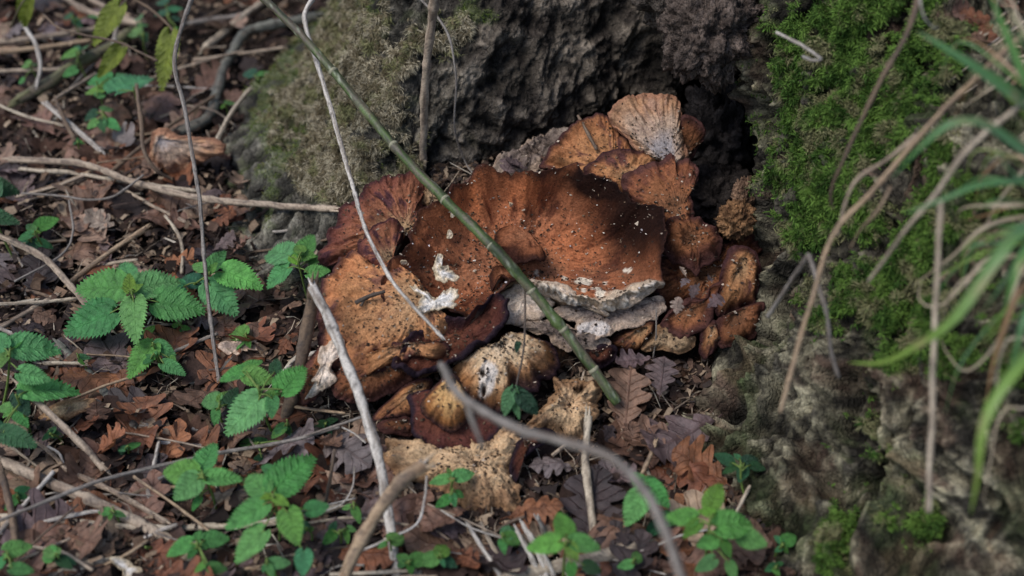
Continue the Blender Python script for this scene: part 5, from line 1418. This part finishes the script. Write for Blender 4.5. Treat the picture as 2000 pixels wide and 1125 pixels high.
nettle('nettle leaning on the tall grey twig with a long hanging leaf', Z2,
  [((1155,520),(1238,405),.008),((1225,535),(1435,602),-.008),((1130,525),(1052,490),0),((1150,605),(1295,765),-.02,'b',.02),((1010,620),(895,640),-.004,'b',.03),((1100,600),(980,560),0,'d',.035),((1150,540),(1190,480),.006,'v',.002)], (1150,548), .075, foot=(960,672))
nettle('young nettle with one big drooping leaf below the bushiest nettle', Z2,
  [((835,940),(700,1118),-.012),((850,935),(960,990),-.006,'b'),((895,1040),(1020,1095),-.006,'b',.02),((800,880),(855,828),.004,'v',.03),((790,860),(770,905),0,'d',.03),((930,1010),(960,1060),0,'v',.022)], (838,925), .055)
nettle('nettle growing against the root foot left of the plum bracket', Z2,
  [((1660,448),(1712,310),.008),((1590,450),(1432,398),-.004),((1585,512),(1440,615),-.012,'b',.015),((1690,545),(1815,525),-.004,'a',.02),((1640,455),(1725,440),.004,'v'),((1600,455),(1625,490),0,'y',.004),((1700,480),(1770,460),0,'v',.02),((1660,430),(1620,380),.004,'v',.004)], (1635,470), .075)
nettle('leafy nettle beside the broken dark stalk with a long serrated lower leaf', Z3,
  [((1320,15),(1180,62),-.006),((1330,30),(1490,62),-.006,'v'),((1320,0),(1420,-45),.004,'v'),((1410,165),(1208,355),-.014,'a',.02),((1530,120),(1655,-30),.004,'a',.015),((1480,160),(1472,270),-.008,'a',.02),((1440,150),(1520,125),.002,'v',.02),((1490,20),(1500,-70),.004,'d',.02)], (1400,90), .085)
nettle('small nettle sprig left of the leafy one by the dark stalk', Z3,
  [((1190,178),(1078,165),-.004),((1190,178),(1238,118),.004,'v'),((1172,225),(1168,318),-.008,'b'),((1230,200),(1290,95),.004,'d')], (1190,190), .05)
nettle('small bright nettle beside the fine bent tendril', Z2,
  [((205,292),(325,238),.002),((180,330),(78,352),-.006),((205,372),(302,395),-.010,'a',.02),((188,312),(140,268),.002,'v'),((195,318),(225,322),0,'y',.004)], (190,318), .055)
nettle('dark large leaved nettle cut off by the left picture edge behind', Z2,
  [((-90,60),(112,90),-.01,'d'),((-70,230),(115,262),-.01,'d'),((-40,150),(-140,40),-.01,'d')], (-60,150), .10)
nettle('tall nettle at the left with a long leaf reaching over the mottled straw', Z2,
  [((70,955),(352,950),-.010),((60,950),(135,870),.004),((30,960),(-90,880),0),((40,1000),(-60,1090),-.01,'v'),((110,1090),(275,1130),-.006,'a',.02)], (55,965), .10, foot=(0,1330))
nettle('nettle foot leaves under the tall left nettle', Z3,
  [((135,125),(445,82),-.008),((90,140),(155,255),-.012,'d'),((10,345),(195,410),-.004,'d',.02),((0,330),(-90,300),0,'d',.02)], (85,140), .075)
nettle('small sprout behind the mottled straw stalk', Z3, [((270,355),(348,360),-.004,'d'),((270,355),(225,390),-.004,'d'),((275,350),(300,305),.002,'b')], (270,350), .03)
nettle('low nettle with four spread leaves standing behind the level pale stalk', Z3,
  [((1088,545),(1168,382),.004),((1060,570),(872,555),-.006),((1075,595),(932,708),-.012),((1120,590),(1325,590),-.008),((1085,700),(1036,768),-.006,'b',.03),((1080,560),(1020,510),.002,'v')], (1098,570), .07)
nettle('bright nettle with a tall upright leaf right of the low four leaved one', Z3,
  [((1490,650),(1710,445),.006),((1440,675),(1322,560),.002),((1435,735),(1210,865),-.012),((1560,775),(1615,958),-.014),((1430,885),(1255,1045),-.016,'a',.025),((1490,700),(1565,735),.002,'y',.004),((1470,690),(1410,700),.002,'y',.004),((1480,560),(1410,510),0,'b',.02),((1665,770),(1790,740),-.004,'b',.02),((1650,990),(1640,1130),-.014,'b',.03)], (1480,690), .085)
nettle('cluster of small nettle leaves by the brown rounded stick', Z3,
  [((1040,945),(892,1005),-.006),((1110,930),(1250,918),-.004),((1060,930),(1090,868),.004,'v'),((1060,980),(1010,1030),-.006,'b'),((1110,1060),(1050,1105),-.006,'v'),((1130,1075),(1240,1090),-.006,'b'),((1070,950),(1120,975),0,'v')], (1070,945), .05)
nettle('pale nettle sprout at the left end of the long pale stalk', Z3, [((30,990),(175,955),-.002,'v'),((60,1085),(190,1098),-.006),((20,1040),(-50,1100),-.006)], (40,1000), .05)
nettle('two leaved sprout behind the thin bleached stalk', Z3, [((90,670),(160,640),.002,'b'),((90,700),(20,770),-.006,'b'),((100,690),(150,700),0,'b')], (92,690), .035)
nettle('tiny clover like seedling by the big brown leaf', Z3, [((785,960),(740,935),0,'d'),((790,960),(830,935),0,'d'),((790,975),(770,1000),0,'d'),((795,970),(850,985),0,'d')], (788,968), .02, name='seedling')
nettle('small nettle growing in front of the crumbling pale sheet', Z5,
  [((660,702),(568,712),-.004),((690,700),(778,662),-.002),((668,690),(655,650),.003,'v'),((690,765),(735,778),-.006,'a',.022),((665,785),(598,825),-.008,'a',.022),((675,770),(690,825),-.006,'b',.02)], (675,705), .055)
nettle('soft blurred nettle with four bright leaves by the pale split log', Z5,
  [((1172,945),(1140,838),.003,'v'),((1140,975),(995,1005),-.006,'v'),((1195,975),(1330,1000),-.006,'v'),((1180,985),(1225,1055),-.006,'y'),((1195,1070),(1190,1150),-.01,'a',.025),((1250,1080),(1340,1100),-.008,'d',.03)], (1172,965), .09)
nettle('vivid nettle with crinkled leaves beside the right root', ZL,
  [((495,800),(560,668),.004,'v'),((430,850),(278,845),-.006,'v'),((450,870),(370,940),-.006,'v'),((530,895),(718,855),-.008,'v'),((540,945),(430,985),-.008,'a',.025),((640,935),(778,978),-.008,'a',.025),((560,960),(600,1040),-.008,'v',.02),((520,1045),(425,1105),-.010,'a',.04),((590,1060),(620,1150),-.010,'a',.04),((520,830),(440,810),0,'y',.006)], (500,860), .095)
nettle('nettle behind the blurred twig with one leaf hanging', ZL, [((185,700),(120,622),.002,'b'),((205,695),(318,795),-.010,'a'),((180,735),(100,885),-.014,'a'),((185,700),(250,650),0,'b')], (190,700), .07)
nettle('dark leaved nettle sprig at the right root', ZL, [((600,590),(520,540),.002,'d'),((620,600),(560,640),-.004,'d'),((660,590),(740,560),-.002,'d'),((660,610),(640,680),-.006,'d'),((690,600),(770,620),-.004,'d'),((640,570),(610,545),0,'b')], (645,595), .05, foot=(690,800))
nettle('small sprout right of the vivid nettle', ZL, [((840,965),(800,930),0,'b'),((850,970),(910,920),0,'a'),((840,990),(800,1010),-.004,'b'),((850,990),(870,1020),-.004,'a')], (845,975), .035)
nettle('lowest sprout right of the vivid nettle', ZL, [((810,1075),(760,1100),0,'a'),((820,1070),(850,1060),0,'b'),((800,1090),(830,1120),0,'a')], (810,1080), .03)
nettle('little ground nettle left of the splintered brown stalk', Z5, [((165,935),(110,990),-.006),((220,915),(260,930),-.004),((210,930),(225,985),-.006),((150,930),(170,880),.003,'b')], (185,925), .04)
nettle('small nettle pair under the curly straw', Z5, [((480,1060),(430,1030),0),((500,1055),(595,1050),-.004),((490,1070),(500,1120),-.006),((470,1070),(430,1080),-.004,'b')], (488,1060), .035)
nettle('small dark sprig beneath the white torn flesh', Z5, [((120,460),(70,480),0,'d'),((130,455),(180,440),0,'d'),((125,470),(150,510),-.004,'d')], (125,462), .025)
nettle('low sprig right of the leafy nettle by the dark stalk', Z3, [((1360,400),(1290,410),0,'b'),((1380,395),(1450,380),0,'b'),((1420,480),(1370,490),0,'d'),((1560,400),(1520,410),0,'a'),((1600,395),(1640,390),0,'a')], (1400,400), .03)
for i, (x, y) in enumerate([(60,470),(30,800),(250,880),(300,700),(150,700),(220,1000),(480,660),(560,830),(600,1040),(520,1100),(690,990),(760,1060),(860,1090),(980,1050),(1240,1100),(1290,1020),(350,640),(110,1090)]):
    lv = []
    for k in range(random.choice([3, 4, 5])):
        a = rnd(0, 6.283); r_ = rnd(22, 52)
        lv.append(((x + math.cos(a) * 6, y + math.sin(a) * 4), (x + math.cos(a) * r_, y + math.sin(a) * r_ * .7), -.004, random.choice('abvvd'), rnd(.004, .014)))
    nettle(f'small nettle sprig sprouting by {by(PG(x, y))}', ID, lv, (x, y - 10), rnd(.03, .05), 'small nettle sprigs', sr=.001)
BK = [((440,300),.06,[((460,300),(335,320)),((470,290),(480,255)),((440,400),(360,440)),((450,300),(410,275))]),
 ((560,470),.07,[((640,450),(500,480)),((690,440),(720,415)),((600,520),(480,530)),((560,560),(610,540))]),
 ((590,640),.05,[((560,650),(480,690)),((600,640),(650,610)),((620,700),(690,740)),((560,700),(500,740)),((590,690),(600,760))]),
 ((770,500),.08,[((675,530),(875,405))]),
 ((830,190),.05,[((800,200),(740,160)),((830,200),(850,240)),((800,150),(860,140)),((810,110),(790,90))]),
 ((420,90),.05,[((410,100),(360,90)),((430,110),(470,150)),((520,100),(580,95))]),
 ((970,90),.06,[((960,80),(880,60)),((980,60),(1060,40)),((1000,110),(1050,100)),((960,20),(900,0)),((1020,160),(1000,190))]),
 ((170,370),.04,[((170,375),(115,365)),((180,375),(225,365)),((140,460),(100,480))]),
 ((1480,450),.04,[((1470,430),(1400,420)),((1500,440),(1560,400)),((1500,470),(1560,500))]),
 ((1300,600),.035,[((1300,610),(1265,620)),((1310,600),(1365,585))]),
 ((450,820),.03,[((450,815),(410,820)),((450,815),(490,830)),((440,810),(420,840))]),
 ((1690,300),.03,[((1690,310),(1640,330)),((1700,300),(1730,285))]),
 ((330,720),.02,[((320,720),(350,700)),((310,740),(290,760))])]
BL = ['below the yellowing leaves', 'left of the dark dead stem', 'in a dense tuft by the dead stem', 'with one large oval leaf', 'behind the budded twig', 'between the back straws', 'at the back beside the tall twig', 'over the level straw', 'near the bent branch', 'at the bent branch end', 'of pale round leaves by the flat straw', 'at the top of the left root', 'beside the hooked stalk']
for (tp, h, lv), bl in zip(BK, BL):
    nettle('blurred green sprout ' + bl, Z1, [(a, b, -.004, random.choice('abvd')) for a, b in lv], tp, h, 'blurred sprouts in the back litter')
# yellowing hanging leaves on thin twigs
def drooper(label, reg, b, q, hb, dh, colr, stem):
    B = PG(*reg(*b), hb); Q = PG(*reg(*q), hb + dh)
    S_ = [PG(*reg(*p), hh) for p, hh in stem]
    root = empty('hanging_leaf', B)
    tag(root, label, 'leaf', 'yellowing hanging leaves')
    o = link('leaf', random.choice(NET[:3]), root)
    M = leaf_matrix(B, Q, (rnd(-.2, .2), -1, .5), .62); M.translation = M.translation - Vector(B); o.matrix_local = M
    o.color = GR[colr] + (1,)
    V, q_, t = tube_np(crom(S_ + [B], 10), .0011, 6)
    link('leaf_stalk', mesh_np('leaf_stalk', V - B, q_, t, col=np.tile((.12,.10,.06), (len(V), 1)), mat=STEM_M), root)
drooper('yellow green withered leaf hanging at the far left corner', Z1, (170,-30), (110,180), .17, -.05, 'o', [((60,160), .12), ((120,30), .16)])
drooper('withered yellowing leaf hanging above the mossy stick', Z1, (690,40), (520,260), .16, -.04, 'o', [((750,-20), .17)])
drooper('broad yellow green leaf hanging behind the oval leaf', Z1, (700,270), (560,450), .13, -.03, 'o', [((790,270), .13)])
drooper('ragged yellow leaf hanging beside the tall grey twig', Z1, (985,200), (925,510), .15, -.05, 'o', [((1010,190), .15)])
# wilted dark-green leaf hanging on the purple stem
rootw = empty('wilted_leaf', PZ(1003, 772, .095))
tag(rootw, 'wilted folded green leaf hanging from the thin purple stem before the pale bracket', 'leaf')
lw = PZ(1003, 772, .095)
for (b, q, cc, nh) in [((1005,760),(1010,822),'b',(-.6,-1,.3)),((1008,762),(1045,800),'d',(.6,-1,.2)),((1000,765),(978,815),'b',(-.9,-1,.2)),((1015,770),(1055,815),'d',(.2,-1,.5)),((1012,668),(1008,690),'d',(0,-1,.6))]:
    B = PZ(*b, .100 if b[1] > 700 else .122); Q = PZ(*q, .076 if b[1] > 700 else .113)
    o = link('leaf', NET[random.randrange(5)], rootw)
    M = leaf_matrix(B, Q, nh, .75); M.translation = M.translation - Vector(lw); o.matrix_local = M
    g = GR[cc]; o.color = (g[0] * 1.1, g[1] * .8, g[2], 1)

# ------------------------------------------------------------------ grass on the right
SC2 = {'g': (.085,.19,.045), 'b': (.068,.160,.055), 'y': (.16,.24,.04), 'd': (.36,.29,.20), 'r': (.26,.15,.07)}
M_BLADE = vcol_mat('grass_blade', .5, 200, .12, .15, 500, spec=.4)
def blade(root, base, pts, wpx, c, tipc=None, name='blade'):
    W = np.array([PT(*p) for p in pts])
    Q = crom(W, 40)
    t = np.mean([p[2] for p in pts])
    w = wpx * .38 * t / FPX
    f = np.linspace(0, 1, 40)
    T, Nn_, Bn = frames(Q)
    view = nrm(CAM - Q)
    side = nrm(np.cross(T, view * .6 + np.array((0, -.2, .7))))
    upv = np.cross(side, T)
    prof = w * np.minimum(1, (1 - f) * 3.2) ** .7 * (.75 + .25 * np.minimum(1, f * 4))
    xs = np.array([-1, -.5, 0, .5, 1])
    prof = prof * (1 + .12 * fbm(np.stack([f * 9, f * 0, f * 0 + wpx], 1), 2, 9))
    V = Q[:, None] + side[:, None] * (xs[None] * prof[:, None])[..., None] + upv[:, None] * (np.abs(xs)[None] * prof[:, None] * .35)[..., None]
    V2 = V - upv[:, None] * .0004
    n = len(Q)
    q = np.vstack([gridq(n, 5), gridq(n, 5, off=n * 5)[:, ::-1]])
    cc = np.tile(np.array(SC2[c]), (n, 5, 1))
    if tipc:
        cc = lerp(cc, np.array(SC2[tipc]), sst(.45, 1, f)[:, None, None] * np.ones((n, 5, 1)))
    cc = cc * (1 + .14 * np.cos(xs * 7))[None, :, None]
    cc = cc.reshape(-1, 3)
    VV = V.reshape(-1, 3)
    cc = lerp(cc, np.array((.24,.19,.09)), (.6 * sst(.2, .5, fbm(VV * 45, 3, int(wpx * 7))))[:, None])
    cc = cc * (1 + .25 * fbm(np.stack([np.tile(xs * 3, n), np.repeat(f * 6, 5), np.full(n * 5, wpx)], 1), 2, 3))[:, None]
    cc = np.clip(cc, 0, 1)
    link(name, mesh_np(name, np.vstack([V.reshape(-1, 3), V2.reshape(-1, 3)]) - base, q, col=np.vstack([cc, cc]), mat=M_BLADE), root)
gb = PS(2190, 430, -.01)
gr = empty('grass_tuft', gb)
tag(gr, 'tuft of long arching green grass blades over the mossy right buttress', 'grass')
gbt = tuple(proj(gb)); gbt = (float(gbt[0]), float(gbt[1]), float(gbt[2]))
blade(gr, gb, [gbt, (2080,270,.98), (2005,205,.93), (1930,150,.91), (1855,100,.90), (1790,60,.90)], 42, 'g', 'b')
blade(gr, gb, [gbt, (2080,330,.95), (2010,300,.90), (1945,256,.88), (1902,236,.87), (1855,242,.87), (1813,273,.88), (1770,316,.90), (1740,350,.92)], 28, 'b', 'b')
blade(gr, gb, [gbt, (2060,355,.95), (1977,355,.90), (1909,362,.89), (1838,391,.89), (1765,418,.90)], 24, 'b', 'b')
blade(gr, gb, [gbt, (2110,330,.98), (2060,240,.92), (2010,170,.90), (1970,80,.89), (1925,-30,.88)], 36, 'g')
blade(gr, gb, [gbt, (2060,430,.93), (1990,455,.88), (1950,500,.87), (1866,620,.88), (1795,673,.91), (1725,708,.95), (1654,708,.99)], 30, 'b', 'y')
blade(gr, gb, [gbt, (2090,600,.92), (1996,708,.85), (1925,815,.84), (1908,933,.85), (1895,1008,.87)], 34, 'g', 'y')
blade(gr, gb, [gbt, (2070,450,.92), (2000,500,.87), (1975,560,.87), (1960,612,.88)], 40, 'g')
blade(gr, gb, [gbt, (2080,520,.94), (2010,600,.88), (1985,680,.88), (1965,760,.90)], 24, 'b')
blade(gr, gb, [gbt, (2050,380,.93), (1970,330,.89), (1945,270,.88)], 14, 'b')
blade(gr, gb, [gbt, (2070,250,.95), (2040,130,.91), (2000,60,.90), (1985,110,.91)], 20, 'g')
for pts, w, c in [([(2050,560,.95),(1996,560,.92),(1945,690,.93),(1925,790,.95)], 18, 'r'), ([(2050,480,.98),(1990,540,.96),(1955,655,.95),(1890,725,.97),(1850,690,1.0),(1838,660,1.02)], 9, 'd'),
                  ([(2080,500,1.0),(1940,500,.97),(1880,560,.97),(1830,600,.99),(1795,585,1.0),(1800,545,1.02)], 9, 'd'), ([(2060,470,1.0),(1960,480,.97),(1870,520,.98),(1800,560,1.0)], 9, 'y'),
                  ([(2050,760,.95),(1960,800,.93),(1935,900,.95),(1920,985,.97)], 8, 'd'), ([(2050,420,1.0),(1930,440,.98),(1860,500,1.0),(1780,560,1.04)], 10, 'd'),
                  ([(2060,300,1.0),(1960,380,1.0),(1920,450,1.02),(1870,520,1.05)], 8, 'd'), ([(2070,380,1.0),(1985,400,.98),(1925,420,1.0),(1880,430,1.03)], 8, 'r'),
                  ([(2060,650,.95),(1970,660,.93),(1945,760,.95),(1960,840,.97)], 10, 'd'), ([(2060,120,1.05),(1960,160,1.04),(1880,210,1.06)], 8, 'd'), ([(2060,440,1.0),(1990,470,.96),(1900,480,.97),(1850,520,1.0)], 12, 'b')]:
    blade(gr, gb, [gbt] + pts, w, c, name='dead_blade' if c in 'dr' else 'blade')
for i in range(22):
    y1 = rnd(-40, 760); t1 = rnd(.88, 1.02)
    x1 = rnd(1850, 1985)
    blade(gr, gb, [gbt, (2080 + rnd(-20, 20), 430 + (y1 - 430) * .4 + rnd(-30, 30), .98), ((2070 + x1) / 2, 430 + (y1 - 430) * .75 + rnd(-60, 10), .95), (x1, y1, t1), (x1 - rnd(10, 60), y1 + rnd(20, 120), t1 + .03)], rnd(5, 13), random.choice('ggbyddd'), random.choice(['y', 'd', 'b', 'r']))
tstalk('dry_stalk', 'long tan stalk slanting over the moss of the right buttress', 'tan', 10.5, [(2040,30,1.00),(1966,96,.99),(1856,202,.985),(1784,280,.98),(1699,380,.985),(1628,458,1.0),(1577,614,1.01),(1524,805,1.03)], taper=.9)
tstalk('dry_stalk', 'pale stalk slanting through the grass blades over the moss', 'pale', 13, [(2060,150,.93),(1998,202,.93),(1891,291,.93),(1827,380,.94),(1763,458,.96),(1695,549,1.0)], taper=.5)
tstalk('dry_stalk', 'straight pale stalk hanging down among the grass blades', 'pale', 10.5, [(1838,388,.93),(1834,460,.935),(1825,655,.94),(1813,1000,.95)], taper=1.1)
tstalk('twig', 'thin dark twig crossing the green moss of the right buttress', 'brown', 11, [(1800,-30,1.02),(1774,60,1.02),(1728,142,1.02),(1685,231,1.03),(1628,355,1.06),(1624,400,1.08)], taper=.6)
tstalk('dry_stalk', 'grey bent straw forked over the buttress edge', 'grey', 9, [(1500,618,1.14),(1540,556,1.10),(1580,498,1.06)])
tstalk('dry_stalk', 'drooping half of the grey bent straw', 'grey', 8, [(1580,498,1.06),(1598,556,1.055),(1615,614,1.06),(1622,680,1.07),(1638,736,1.08)])
tstalk('straw', 'white hooked straw caught on the moss near the hollow', 'bone', 6, [(1516,63,1.15),(1560,85,1.135),(1590,105,1.13),(1604,116,1.13),(1585,117,1.14),(1568,110,1.155)])
tstalk('straw', 'tan side straw of the long slanting stalk', 'tan', 8, [(1740,365,1.0),(1715,410,1.0),(1680,450,1.02),(1660,485,1.05)], taper=.5)
tstalk('straw', 'yellowed narrow leaf blade along the long slanting stalk', 'straw', 9, [(1790,262,1.0),(1735,310,1.0),(1675,350,1.01),(1650,400,1.02),(1636,460,1.03)], taper=.6)
tstalk('straw', 'curled pale thread at the top of the moss', 'bone', 5, [(1795,-10,1.0),(1803,30,1.0),(1820,52,1.01),(1832,55,1.03)], taper=.5)
for i in range(26):
    x, y = rnd(1800, 2030), rnd(-20, 560)
    b = PS(x, y, .006); a = rnd(-.4, .9)
    d = RT * math.cos(a) + UP * math.sin(a)
    e = b + d * rnd(.03, .09) + FW * rnd(-.02, .02)
    stalk('straw', 'dead grass straw matted on the right buttress', random.choice(['straw', 'grey', 'brown', 'pale']), [b, (b + e) / 2 - FW * .006, e], rnd(.0008, .0018), 'dead straws on the right buttress', nseg=6)

# ------------------------------------------------------------------ odd scraps
def scrap(name, label, cat, reg, outline, origin, zf, zb, pal, **k):
    me, base, _ = bracket(name, reg, outline, origin, zf, zb, pal, **k)
    me.name = name
    return tag(link(name, me, None, base), label, cat)
scrap('rotten_wood_chunk', 'yellow brown fibrous chunk of rotten wood by the mottled straw', 'wood', Z3, [(210,260),(270,215),(330,190),(420,175),(500,170),(490,210),(430,240),(370,270),(290,275),(240,275)], (370,220), .010, .024, 'crumb', thick=.012, rip=.003, edge=.003, rough=.006, seed=201)
scrap('lichen_scrap', 'pale bluish lichen scrap lying by the broad pale stalk', 'lichen', Z3, [(610,1040),(660,1035),(700,1060),(755,1080),(750,1115),(700,1130),(660,1100)], (690,1085), .014, .020, 'white', thick=.004, rip=.003, edge=.001, rough=.004, seed=203, jag=.006, tint=.75)
scrap('lichen_scrap', 'grey green lichen scrap beside the tall grey twig foot', 'lichen', Z2, [(1235,930),(1290,905),(1360,900),(1420,930),(1400,960),(1340,970),(1290,990),(1240,970)], (1320,940), .016, .026, 'grey', thick=.003, rip=.004, edge=.001, rough=.006, seed=205, jag=.010, tint=1.5)
